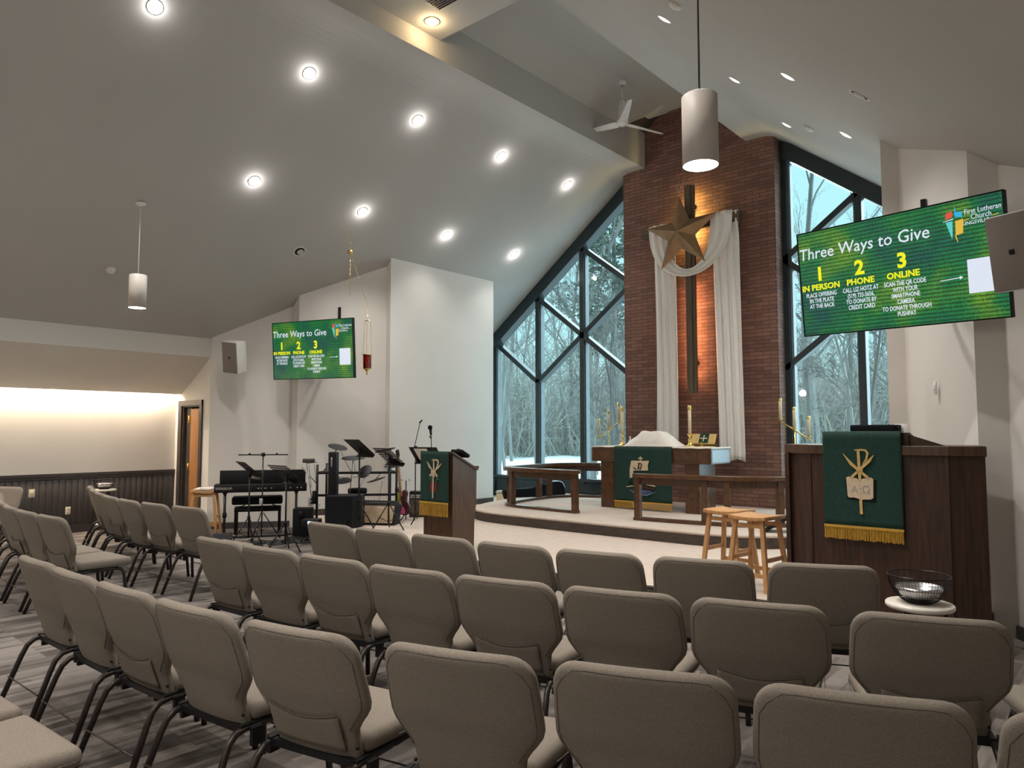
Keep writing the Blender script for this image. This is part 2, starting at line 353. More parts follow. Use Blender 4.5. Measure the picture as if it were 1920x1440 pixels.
# saw-tooth side walls
P2=(3.94,8.12);P2b=(3.94,10.78);P3=(4.10,8.16);P4=(4.88,6.91);P5=(5.09,6.93);P6=(5.85,5.87)
for s, nm in ((-1,'wall_left'), (1,'wall_right')):
    m = MB(); X = lambda p: (XC + s*p[0], p[1])
    wallq(m, [X(P6),X(P5),X(P4),X(P3),X(P2),X(P2b),X((5.45,10.78)),X((5.45,12.3))], G, lambda x: ceil_z(x-XC)+.02); struct(m.build(nm, 'wall_paint'))
    m = MB()
    for a, b, z in ((P6,P5,G),(P3,P4,0),(P2,P2b,0)):
        pa, pb = Vector(X(a)), Vector(X(b)); d = (pb-pa).normalized(); nrm = Vector((d.y,-d.x));
        if nrm.dot(Vector((XC,4))-pa) < 0: nrm = -nrm
        q = [pa+nrm*.002, pb+nrm*.002, pb+nrm*.018, pa+nrm*.018]
        for zz, t in ((z,.092),(z+.092,.012)): m.prism([(v.x,v.y) for v in (q if t > .05 else [q[0],q[1],q[1]+nrm*.010,q[0]+nrm*.010])], t, XM((0,0,zz)))
    struct(m.build('baseboard_left' if s < 0 else 'baseboard_right', 'trim_grey'))
# low left wall with beadboard wainscot
m = MB(); m.quad((LW,BY,G),(LW,DY+.2,G),(LW,DY+.2,2.4),(LW,BY,2.4)); struct(m.build('wall_low_left', 'wall_paint'))
m = MB(); m.quad((RW,BY,G),(RW,DY+.2,G),(RW,DY+.2,2.4),(RW,BY,2.4)); struct(m.build('wall_low_right', 'wall_paint'))
m = MB(); y = -1.0
while y < DY-.02:
    m.rbox(LW+.001, LW+.011, y, y+.0895, G+.1, .70, .003, 1); y += .0905
m.box(LW+.001, LW+.004, -1.0, DY, G+.1, .70); m.box(LW, LW+.035, -1.0, DY, .70, .745); m.box(LW, LW+.022, -1.0, DY, .655, .70)
m.box(LW, LW+.022, -1.0, DY, G, G+.10); m.box(LW, LW+.030, -1.0, DY, G+.10, G+.118)
struct(m.build('trim_5', 'trim_grey', bevel=None))
# wall with the open door, back wall
m = MB(); xa, xb = -12.70, -12.05; e = XC - 5.85
m.quad((LW,DY,G),(xa,DY,G),(xa,DY,2.4),(LW,DY,2.4)); m.quad((xb,DY,G),(e,DY,G),(e,DY,3.1),(xb,DY,3.1)); m.quad((xa,DY,1.86),(xb,DY,1.86),(xb,DY,3.0),(xa,DY,3.0))
struct(m.build('wall_door', 'wall_paint'))
m = MB(); m.quad((XC+5.85,DY,G),(RW,DY,G),(RW,DY,3.1),(XC+5.85,DY,3.1)); struct(m.build('wall_far_right', 'wall_paint'))
m = MB(); m.quad((LW,BY,G),(RW,BY,G),(RW,BY,6.9),(LW,BY,6.9)); struct(m.build('wall_rear', 'wall_paint'))
m = MB(); m.quad((LW-.3,DY+1.5,G),(-11.2,DY+1.5,G),(-11.2,DY+1.5,2.6),(LW-.3,DY+1.5,2.6)); m.quad((LW-.3,DY,G),(LW-.3,DY+1.5,G),(LW-.3,DY+1.5,2.6),(LW-.3,DY,2.6))
m.quad((-11.75,DY,G),(-11.2,DY+1.5,G),(-11.2,DY+1.5,2.6),(-11.75,DY,2.6)); m.quad((LW-.3,DY,2.4),(-11.75,DY,2.4),(-11.2,DY+1.5,2.4),(LW-.3,DY+1.5,2.4)); struct(m.build('wall_vestibule', 'wall_paint'))
fr = MB()
fr.box(xa-.12,xa,DY-.03,DY+.01,G,1.94); fr.box(xb,xb+.09,DY-.03,DY+.01,G,1.94); fr.box(xa-.12,xb+.09,DY-.034,DY+.01,1.85,1.945)
fr.box(xa,xa+.02,DY,DY+.13,G,1.85); fr.box(xb-.02,xb,DY,DY+.13,G,1.85); fr.box(xa,xb,DY,DY+.13,1.83,1.85)
door = struct(fr.build('door_1', 'door_grey', bevel=.004), 'dark grey framed doorway in the corner with an oak door ajar')
MB().box(xa+.03,xa+.20,DY+.06,DY+.10,G+.01,1.82).build('side_panel', 'door_grey', door)
lf = MB().box(xa+.235,xb-.03,DY+.03,DY+.075,G+.01,1.80).build('door_leaf', 'door_oak', door)
hg = MB()
for z in (1.62, .80, .0): hg.box(xa+.17,xa+.235,DY+.015,DY+.05,z-.06,z+.06); hg.tube([(xa+.222,DY+.012,z-.065),(xa+.222,DY+.012,z+.065)], .012, 8)
hg.build('hinge', 'brass', door)
cv = MB().box(LW+.03,LW+.08,BY+.2,DY-.25,2.16,2.19).build('cove_light', 'cove_strip'); tag(cv, 'warm strip light hidden above the left wainscot wall', 'light')
lamp('cove_glow', 'AREA', (LW+.10,1.6,2.12), 85, (1,.82,.62), (0,math.radians(12),0), (.07, 8.2))

# brick chimney wall
m = MB(); m.box(XC-W0, XC+W0, 11.76, 12.30, 0, H1+.03); m.box(XC-.985, XC+.985, 11.76, 12.2, H1+.03, H2+.02)
struct(m.build('wall_brick', 'brick'), 'tall dark red brick chimney wall behind the altar')

# windows left and right of the chimney
def win_side(s, nm, label):
    X = lambda w: XC + s*w
    root = bpy.data.objects.new(nm, None); link(root); root['kind'] = 'structure'; root['label'] = label; root.location = (X(3.2),FY,0)
    M = Matrix.Translation((-X(3.2),-FY,0)); WO = 5.12; zb = .46
    top = lambda w: ceil_z(w) + .005
    fm = MB(); lite = MB()
    ws = [WO+.1, 4.2, 3.2, 2.4, 1.68, 1.57, 1.46, 1.40]
    T = .31
    for a, b in zip(ws, ws[1:]):        # head beam under the slope
        v = [(X(a),FY-.10,top(a)),(X(b),FY-.10,top(b)),(X(b),FY-.10,top(b)-T),(X(a),FY-.10,top(a)-T),(X(a),FY+.14,top(a)),(X(b),FY+.14,top(b)),(X(b),FY+.14,top(b)-T),(X(a),FY+.14,top(a)-T)]
        fm.add([M @ Vector(p) for p in v], [(0,1,2,3),(7,6,5,4),(3,2,6,7),(0,4,5,1)])
    def post(w, hw, z0, z1, mb, y0=FY-.06, y1=FY+.12): mb.box(min(X(w-hw),X(w+hw)), max(X(w-hw),X(w+hw)), y0, y1, z0, z1, M)
    for w in (3.81, 2.65): post(w, .055, zb-.1, top(w)-T+.04, fm)
    post(WO, .09, 0, top(WO)-.1, fm); post(1.50, .055, 0, top(1.5)-.1, fm)
    def bar(w0, z0, w1, z1, hh=.05):
        dx, dz = (w1-w0), (z1-z0); L = math.hypot(dx,dz); nx, nz = -dz/L*hh, dx/L*hh; v = []
        for yy in (FY-.06, FY+.11):
            for (w,z) in ((w0+nx,z0+nz),(w1+nx,z1+nz),(w1-nx,z1-nz),(w0-nx,z0-nz)): v.append(M @ Vector((X(w),yy,z)))
        fm.add(v, [(0,1,2,3),(7,6,5,4),(0,4,5,1),(1,5,6,2),(2,6,7,3),(3,7,4,0)])
    n1, n2, n3 = top(4.99)-T+.03, top(3.81)-T+.03, top(2.65)-T+.03
    zA = n1 - .905; zB = n2 - .905; zC = n3 - .905
    bar(5.03,n1+.03,3.81,zA); bar(3.81,zA,2.65,zB); bar(2.65,zB,1.46,zC+.02); bar(3.81,n2,2.65,zB); bar(2.65,zB,1.46,zB-.92); bar(2.65,n3,1.46,zC)
    post((WO+1.45)/2, (WO-1.45)/2, zb-.06, zb, fm, FY-.08, FY+.12)
    fm.build('window_frame', 'frame_teal', root, bevel=.008)
    for w in (3.81, 2.65): lite.box(min(X(w-.055),X(w-.075)),max(X(w-.055),X(w-.075)),FY-.02,FY+.10,zb,top(w)-T-.05,M); 
    lite.box(min(X(WO-.09),X(WO-.15)),max(X(WO-.09),X(WO-.15)),FY-.02,FY+.10,zb,top(WO-.15)-T-.02,M); lite.box(min(X(1.56),X(1.60)),max(X(1.56),X(1.60)),FY-.02,FY+.10,zb,top(1.6)-T-.02,M)
    lite.build('glazing_bead', 'frame_sheen', root)  # paler beads: bluish light reflected on frame edges put into their colour
    pn = MB().box(min(X(WO+.1),X(1.4)),max(X(WO+.1),X(1.4)),FY-.02,FY+.14,0,zb-.055,M)
    pn.box(min(X(WO),X(1.4)),max(X(WO),X(1.4)),FY-.05,FY-.02,zb-.12,zb-.09,M); pn.build('sill_panel', 'frame_teal', root)
    gl = MB(); gp = [(X(WO),zb),(X(1.46),zb),(X(1.46),top(1.46)-T),(X(WO),top(WO)-T)]
    gl.add([M @ Vector((x,FY+.03,z)) for x,z in gp], [(0,1,2,3)]); gl.build('window_pane', 'window_glass', root)
win_side(-1, 'window_1', 'tall dark-framed lattice window left of the brick wall'); win_side(1, 'window_2', 'tall dark-framed lattice window right of the brick wall')
# outside shell that keeps the sky out of the roof and behind the walls
m = MB(); o_ = .25
for s in (-1, 1):
    xe = XC + s*EW; xw = LW-.35 if s < 0 else RW+.3
    m.quad((XC,BY-.3,H2+.5),(XC,FY+.4,H2+.5),(xe,FY+.4,ceil_z(EW)+o_),(xe,BY-.3,ceil_z(EW)+o_)); m.quad((xe,BY-.3,ceil_z(EW)+o_),(xe,FY+.4,ceil_z(EW)+o_),(xw,FY+.4,2.6),(xw,BY-.3,2.6))
    m.quad((xw,BY-.3,-.5),(xw,12.3,-.5),(xw,12.3,2.6),(xw,BY-.3,2.6))
    m.add([(XC+s*5.3,12.22,-.5),(xw,12.22,-.5),(xw,12.22,2.6),(xe,12.22,ceil_z(EW)+o_),(XC+s*5.1,12.22,ceil_z(5.1)+.3)], [(0,1,2,3,4)])
    m.add([(XC+s*1.3,12.22,H1-.1),(XC+s*5.3,12.22,ceil_z(5.3)-.05),(XC+s*5.3,12.22,ceil_z(5.3)+.5),(XC,12.22,H2+.6),(XC,12.22,H1)], [(0,1,2,3,4)])
m.quad((LW-.3,BY-.3,-.5),(RW+.3,BY-.3,-.5),(RW+.3,BY-.3,8),(LW-.3,BY-.3,8)); struct(m.build('roof', 'trim_grey'))

# ------------------------------------------------------------------ outside: snow, bare trees
GZ = -.45
g_ = MB(); g_.sheet(lambda u, v: (-90+u*120, 12.3+v*120, GZ + (.35*noise.noise(Vector((u*30,v*30,0))) if v > .01 else 0)), 60, 60); o = g_.build('ground_snow', 'snow'); struct(o)
def tree_mesh(seed, h, r, mname, forks=6, spread=.62, bushy=1.0):
    rnd = random.Random(seed); mb = MB()
    def branch(p, d, L, r, lev):
        n = 5 if lev == 0 else (4 if lev == 1 else 3); pts = [p]; rr = [r]; q = p.copy(); dd = d.copy()
        for i in range(n):
            w = .10 if lev == 0 else .26
            dd = (dd + Vector((rnd.uniform(-w,w), rnd.uniform(-w,w), rnd.uniform(-w*.5,w*.8)))).normalized(); q = q + dd*(L/n); pts.append(q.copy()); rr.append(r*(1-.72*(i+1)/n) if lev else r*(1-.55*(i+1)/n))
        mb.tube(pts, rr, 6 if lev == 0 else 3, cap=False)
        if lev >= 4: return
        k = forks + (3 if lev == 0 else 0); k = int(k*bushy) if lev else k
        for j in range(k):
            t = rnd.uniform(.30 if lev == 0 else .15, 1.0); i = min(int(t*n), n-1); b = pts[i].lerp(pts[i+1], t*n-i)
            a = rnd.uniform(0, 2*PI); base = (pts[i+1]-pts[i]).normalized(); u, w = basis(base)
            side = (u*math.cos(a)+w*math.sin(a)); nd = (base*(1-spread*.55) + side*spread + Vector((0,0,.18))).normalized()
            branch(b, nd, L*rnd.uniform(.36,.58)*(1-.25*t), max(rr[i]*.55, .006), lev+1)
    branch(Vector((0,0,0)), Vector((rnd.uniform(-.06,.06),rnd.uniform(-.06,.06),1)), h, r, 0)
    me = bpy.data.meshes.new('tree'); me.from_pydata(mb.v, [], mb.f); me.materials.append(MATS[mname]); return me
kinds = [tree_mesh(11, 15, .17, 'bark', 4, .62), tree_mesh(23, 13, .12, 'bark', 4, .75), tree_mesh(37, 17, .20, 'bark_dark', 4, .55), tree_mesh(41, 11, .09, 'bark', 4, .8)]
small = [tree_mesh(53, 5, .05, 'bark', 5, .7), tree_mesh(59, 4, .04, 'bark_dark', 5, .8)]
tn = ['tall pale-barked bare tree standing in the snow outside', 'broad bare tree with grey twigs in the snow outside', 'tall dark-trunked bare tree in the winter wood outside', 'slender bare tree with fine twigs outside the windows']
rt = random.Random(5)
def put(me, x, y, rz, s, label, cat='tree', grp='bare trees in the wood outside', name='bare_tree'):
    o = bpy.data.objects.new(name, me); link(o); o.location = (x,y,GZ-.1); o.rotation_euler = (0,0,rz); o.scale = (s,s,s); return tag(o, label, cat, grp)
# left window looks along azimuth -43..-32 deg, right window -21..-14 deg (from the camera)
for i in range(26):
    az = math.radians(rt.uniform(-47,-27)); d = 26 + 42*((i+.5)/26)**.8 + rt.uniform(-2,2); k = rt.randrange(4)
    put(kinds[k], math.sin(az)*d, math.cos(az)*d, rt.uniform(0,6.28), rt.uniform(.75,1.05), tn[k])
for i in range(11):
    az = math.radians(rt.uniform(-23,-9)); d = 28 + 36*((i+.5)/11)**.8; k = rt.randrange(4)
    put(kinds[k], math.sin(az)*d, math.cos(az)*d, rt.uniform(0,6.28), rt.uniform(.7,.95), tn[k])
for i in range(7):
    az = math.radians(-8 + 2.2*i); d = 34 + 5*(i % 3); k = rt.randrange(4); put(kinds[k], math.sin(az)*d, math.cos(az)*d, rt.uniform(0,6.28), rt.uniform(.7,.95), tn[k])
for i in range(26):
    az = math.radians(rt.uniform(-44,-12)); d = rt.uniform(17,34); k = rt.randrange(2)
    put(small[k], math.sin(az)*d, math.cos(az)*d, rt.uniform(0,6.28), rt.uniform(.7,1.3), ['low bare shrub with pale twigs in the snow outside','low bare shrub with dark twigs in the snow outside'][k], 'shrub', 'bare shrubs outside', 'bare_shrub')
# evergreen outside the left window
ev = thing('evergreen_tree', 'green evergreen tree rising behind the left window beside the bricks', 'tree', (-15.2,23.5,GZ))
MB().tube([(0,0,0),(.1,0,6),(0,.1,12)], [.2,.13,.03], 8).build('trunk', 'bark_dark', ev)
fo = MB(); re_ = random.Random(3)
for z in [5.3+.28*i for i in range(24)]:
    for k in range(9):
        a = re_.uniform(0, 2*PI); L = (12.9-z)*.28+.35; L *= re_.uniform(.6,1.1); droop = re_.uniform(-.25,.15)
        for t in range(int(L*16)):
            q = re_.uniform(.15,1)*L; p = Vector((math.cos(a)*q, math.sin(a)*q, z + droop*q)) + Vector([re_.uniform(-.16,.16) for _ in range(3)])
            d = Vector((math.cos(a)+re_.uniform(-.7,.7), math.sin(a)+re_.uniform(-.7,.7), re_.uniform(-.3,.6))).normalized()*.22
            u, w = basis(d); fo.add([p-u*.02,p+u*.02,p+d+w*.05,p+d-w*.05], [(0,1,2,3)])
fo.build('foliage', 'needles', ev)
# undergrowth far behind: nobody could count it
br = MB(); rb = random.Random(9)
for i in range(5600):
    az = math.radians(rb.uniform(-52,6)); d = rb.uniform(52,76); x, y = math.sin(az)*d, math.cos(az)*d; h = rb.uniform(2,9.0); q = Vector((x,y,GZ)); pts = [q]
    for k in range(3): q = q + Vector((rb.uniform(-1.1,1.1), rb.uniform(-.7,.7), h/3)); pts.append(q)
    br.tube(pts, [.05,.04,.025,.012], 3, cap=False)
    for k in range(5):
        q = pts[0].lerp(pts[3], rb.uniform(.2,1)); a = rb.uniform(0,2*PI); d = Vector((math.cos(a), .5*math.sin(a), rb.uniform(-.2,1.0)))*rb.uniform(.6,2.2); br.tube([q, q+d*.5+Vector((rb.uniform(-.2,.2),0,.1)), q+d], [.028,.02,.01], 3, cap=False)
o = br.build('undergrowth', 'brush'); tag(o, 'hazy thicket of bare brush at the far edge of the wood', 'undergrowth', kind='stuff')

# ------------------------------------------------------------------ ceiling lights
def ceil_frame(w, y, s):                    # matrix with z pointing down out of the sloping ceiling
    x = XC + s*w; nrm = Vector((-s*SL, 0, -1)).normalized() ; u = Vector((0,1,0)); v = nrm.cross(u); return frame_matrix((x,y,ceil_z(w)), u, v, nrm)
def can_meshes():
    t = MB(); t.lathe([(.085,.0),(.085,.006),(.072,.006),(.072,.0),(.085,.0)], 24, cap=False); t.lathe([(.072,.004),(.069,-.015)], 24, cap=False)
    g = MB(); g.lathe([(.001,.012),(.030,.014),(.052,.010),(.066,.001)], 24, cap=False)
    return t, g
def can_light(s, w, y, label, power, halo, lit='lamp_white', grp='recessed lights in the sloping ceiling'):
    M = ceil_frame(w, y, s); r = thing('recessed_light', label, 'ceiling light', M.to_translation(), 0, grp); r.rotation_euler = M.to_euler()
    t, g = can_meshes(); t.build('trim_ring', 'white_paint', r); g.build('lamp_lens', lit, r)
    if power:
        p = M @ Vector((0,0,.06)); L = lamp('spot', 'SPOT', p, power, (1,.94,.88), (0,0,0), .05, spot_size=math.radians(112), spot_blend=1)
    if halo:
        p = M @ Vector((0,0,.055)); lamp('bloom_lamp', 'POINT', p, halo, (1,.95,.93), None, .04)  # point lamp added to draw a lens-bloom halo on the ceiling
    return r
pos_l = [('upper row of the left ceiling', 1.96, (3.19,5.11,6.95,8.80,10.64)), ('lower row of the left ceiling', 3.35, (5.17,7.04,8.89,10.74))]
ordn = ['first', 'second', 'third', 'fourth', 'fifth', 'sixth', 'seventh', 'eighth', 'ninth', 'tenth']
for rn, w, ys in pos_l:
    for i, y in enumerate(ys):
        can_light(-1, w, y, 'glowing recessed light, %s from the altar end, %s' % (ordn[len(ys)-1-i], rn), SPOT_P*(.45 if w < 3 else .25) if y > 8 else SPOT_P, HALO_P)
for i, (w, y, nm) in enumerate(((2.28,6.61,'small lit recessed light high on the right ceiling, left of the pendant rod'),(2.28,8.35,'lit recessed light on the right ceiling just right of the pendant rod'),(2.28,10.08,'lit recessed light on the right ceiling nearest the brick wall'),(3.44,6.90,'lit recessed light lower on the right ceiling beside the dark unlit one'),(3.44,8.72,'lit recessed light above the right window head'))):
    can_light(1, w, y, nm, SPOT_P, 0)
# unseen spots added behind and beside the camera as fill, on the same grid
for s, w, ys in ((1,2.28,(-4.5,-2.6,-.8,1.0,2.9,4.7)), (-1,1.96,(-4.5,-2.6,-.8,1.2)), (1,3.44,(-4.5,-2.6,-.8,1.0,3.0,5.0)), (-1,3.35,(-4.5,-2.6,-.8,1.2,3.2))):
    for y in ys: M = ceil_frame(w, y, s); lamp('spot', 'SPOT', M @ Vector((0,0,.06)), SPOT_P, (1,.94,.88), (0,0,0), .05, spot_size=math.radians(112), spot_blend=1)
def dark_can(s, w, y, label):
    M = ceil_frame(w, y, s); r = thing('unlit_recessed_light', label, 'ceiling light', M.to_translation()); r.rotation_euler = M.to_euler()
    MB().lathe([(.098,0),(.098,.008),(.083,.008),(.083,0)], 28, cap=False).build('trim_ring', 'white_paint', r)
    MB().lathe([(.083,.003),(.001,.0025)], 28, cap=False).build('recess', 'black_plastic', r); MB().lathe([(.001,.012),(.045,.011),(.055,.003)], 20, XM((.022,-.012,0)), cap=False).build('lamp_eye', 'shade_beige', r)
dark_can(-1, 4.16, 6.43, 'unlit recessed light with dark opening on the left ceiling above the screen')
dark_can(1, 4.20, 6.44, 'unlit dark recessed light on the right ceiling')
def detector(s, w, y, label):
    M = ceil_frame(w, y, s); r = thing('smoke_detector', label, 'smoke detector', M.to_translation()); r.rotation_euler = M.to_euler()
    MB().lathe([(.075,0),(.075,.012),(.06,.018)], 24, cap=False).build('base_plate', 'shade_beige', r); MB().lathe([(.062,.012),(.056,.035),(.03,.045),(.001,.046)], 24, cap=False).build('dome', 'white_paint', r)
detector(-1, 4.95, 3.93, 'round smoke detector on the left ceiling beside the hanging lamp')
detector(1, 2.84, 5.80, 'round smoke detector at the top edge of the right ceiling')
detector(1, 2.82, 9.39, 'round smoke detector on the right ceiling between two lit lights')
# warm light and vent in the near part of the ridge trough
r = thing('warm_downlight', 'warm yellow downlight in the flat ridge ceiling', 'ceiling light', (-6.60,6.08,6.61), 0)
MB().lathe([(.10,0),(.10,-.008),(.088,-.008),(.088,0)], 28, cap=False).build('trim_ring', 'brass', r); MB().lathe([(.088,-.003),(.04,-.012),(.001,-.012)], 28, cap=False).build('lamp_lens', 'lamp_warm', r)
lamp('warm', 'POINT', (-6.60,6.08,6.54), 4, (1,.72,.38), None, .04)
r = thing('ceiling_vent', 'grey slatted vent beside the warm downlight', 'vent', (-6.15,5.86,6.61), 0)
MB().box(-.2,.2,-.12,.12,-.006,0).build('vent_frame', 'shade_beige', r)
v = MB()
for i in range(6): v.box(-.18,.18,-.10+i*.036,-.09+i*.036,-.02,-.004)
v.build('slats', 'trim_grey', r)

# pendants
def pendant(x, y, zb, zt, ztop, label, pw):
    r = thing('pendant_lamp', label, 'pendant lamp', (x,y,zb), 0, 'cylinder pendants'); h = zt - zb; R_ = .107
    MB().lathe([(R_-.004,.0),(R_,.0),(R_,h-.006),(R_-.008,h),(.01,h+.001)], 36, cap=False).build('shade', 'shade_beige', r)
    MB().lathe([(R_-.004,.0),(R_-.006,.10),(.09,.17),(.03,.20),(.001,.20)], 36, cap=False).build('reflector', 'lamp_soft', r)
    MB().tube([(0,0,h),(0,0,ztop-zb-.02)], .006, 8).build('rod', 'chair_metal' if x > -5 else 'white_paint', r)
    MB().lathe([(.065,0),(.065,-.02),(.02,-.045),(.006,-.05)], 24, XM((0,0,ztop-zb)), cap=False).build('canopy', 'white_paint', r)
    lamp('pendant_glow', 'SPOT', (x,y,zb+.03), pw, (1,.94,.86), (0,0,0), .07, spot_size=math.radians(110), spot_blend=.6)
pendant(-9.87, 3.92, 3.02, 3.455, ceil_z(3.99)+.01, 'small beige cylinder pendant lamp on a thin cord at left', 40)
pendant(-1.94, 3.98, 3.00, 3.43, ceil_z(3.94)+.01, 'large beige cylinder pendant lamp hanging before the brick wall', 40)

# unseen point lamps added behind the camera to light chair backs and ceiling
for x in (-9.87, -1.94):
    for y in (-.6, -4.4):
        lamp('fill_point', 'POINT', (x,y,2.9), 26, (1,.94,.87), None, .12)

# ceiling fan
fan = thing('ceiling_fan', 'white three-blade ceiling fan in the ridge before the brick wall', 'ceiling fan', (-6.37,10.2,6.53))
MB().lathe([(.001,.77),(.075,.77),(.07,.72),(.03,.69)], 20, cap=False).build('canopy', 'white_paint', fan); MB().tube([(0,0,.40),(0,0,.72)], .012, 8).build('down_rod', 'white_paint', fan)
MB().lathe([(.001,-.01),(.06,0),(.095,.03),(.10,.07),(.07,.12),(.055,.40),(.05,.41),(.001,.41)], 24, cap=False).build('motor', 'white_paint', fan)
for a in (-50, 70, 190):
    a = math.radians(a); bl = MB()
    pts = [(.09,-.075),(.20,-.075),(.86,-.035),(.88,.0),(.86,.035),(.20,.075),(.09,.075)]; bl.prism(pts, .008)
    o = bl.build('blade', 'white_paint', fan, loc=(0,0,.03)); o.rotation_euler = (math.radians(14),0,a)

# sanctuary lamp on its chain
sl = thing('sanctuary_lamp', 'red glass sanctuary lamp hanging on gold chains beside the left screen', 'hanging lamp', (-9.30,7.22,2.30))
hz = 0; L = MB(); ck = Vector((-9.53+9.30,7.04-7.22,4.655-2.30)); top = Vector((0,0,1.10))
def chain(mb, a, b, r=.007, step=.035):
    a, b = Vector(a), Vector(b); n = max(2, int((b-a).length/step)); u, w = basis(b-a); d = (b-a).normalized()
    for i in range(n):
        c = a.lerp(b, (i+.5)/n); s_, t_ = (u, w) if i % 2 else (w, u); q = [c + d*(.62*step*math.cos(k*PI/3)) + s_*(r*math.sin(k*PI/3)) for k in range(7)]; mb.tube(q, .0022, 4, cap=False)
ch1 = MB(); pul = ck + Vector((.0,.0,-.36)); chain(ch1, ck, pul); chain(ch1, pul, top); chain(ch1, pul, pul + Vector((.0,.0,-.72))); ch1.build('chain', 'brass', sl)
MB().tube([pul+Vector((-.03,-.02,0)),pul+Vector((.03,.02,.0))], .035, 12).build('pulley', 'brass', sl)
c3 = MB(); tr = top + Vector((0,0,-.22))
for k in range(3):
    a = k*2*PI/3+.5; chain(c3, tr + Vector((.05*math.cos(a),.05*math.sin(a),0)), (.075*math.cos(a),.075*math.sin(a),.33), .005)
chain(c3, top, tr); c3.build('lamp_chain', 'brass', sl); MB().tube([tr+Vector((-.06,0,0)),tr+Vector((.06,0,0))], .008, 6).build('spreader', 'brass', sl)
MB().lathe([(.055,.10),(.062,.12),(.062,.32),(.058,.33)], 20, cap=False).build('glass_cup', 'red_glass', sl); MB().lathe([(.03,.11),(.03,.30),(.001,.30)], 14, cap=False).build('candle', 'red_cloth', sl)
hd = MB(); hd.lathe([(.068,.32),(.078,.325),(.078,.335),(.066,.335)], 20, cap=False); hd.lathe([(.001,0),(.012,.02),(.008,.06),(.05,.10),(.068,.11),(.05,.115)], 20, cap=False)
for k in range(3):
    a = k*2*PI/3+.5; hd.tube([(.07*math.cos(a),.07*math.sin(a),.11),(.074*math.cos(a),.074*math.sin(a),.33)], .005, 5)
hd.build('holder', 'brass', sl)

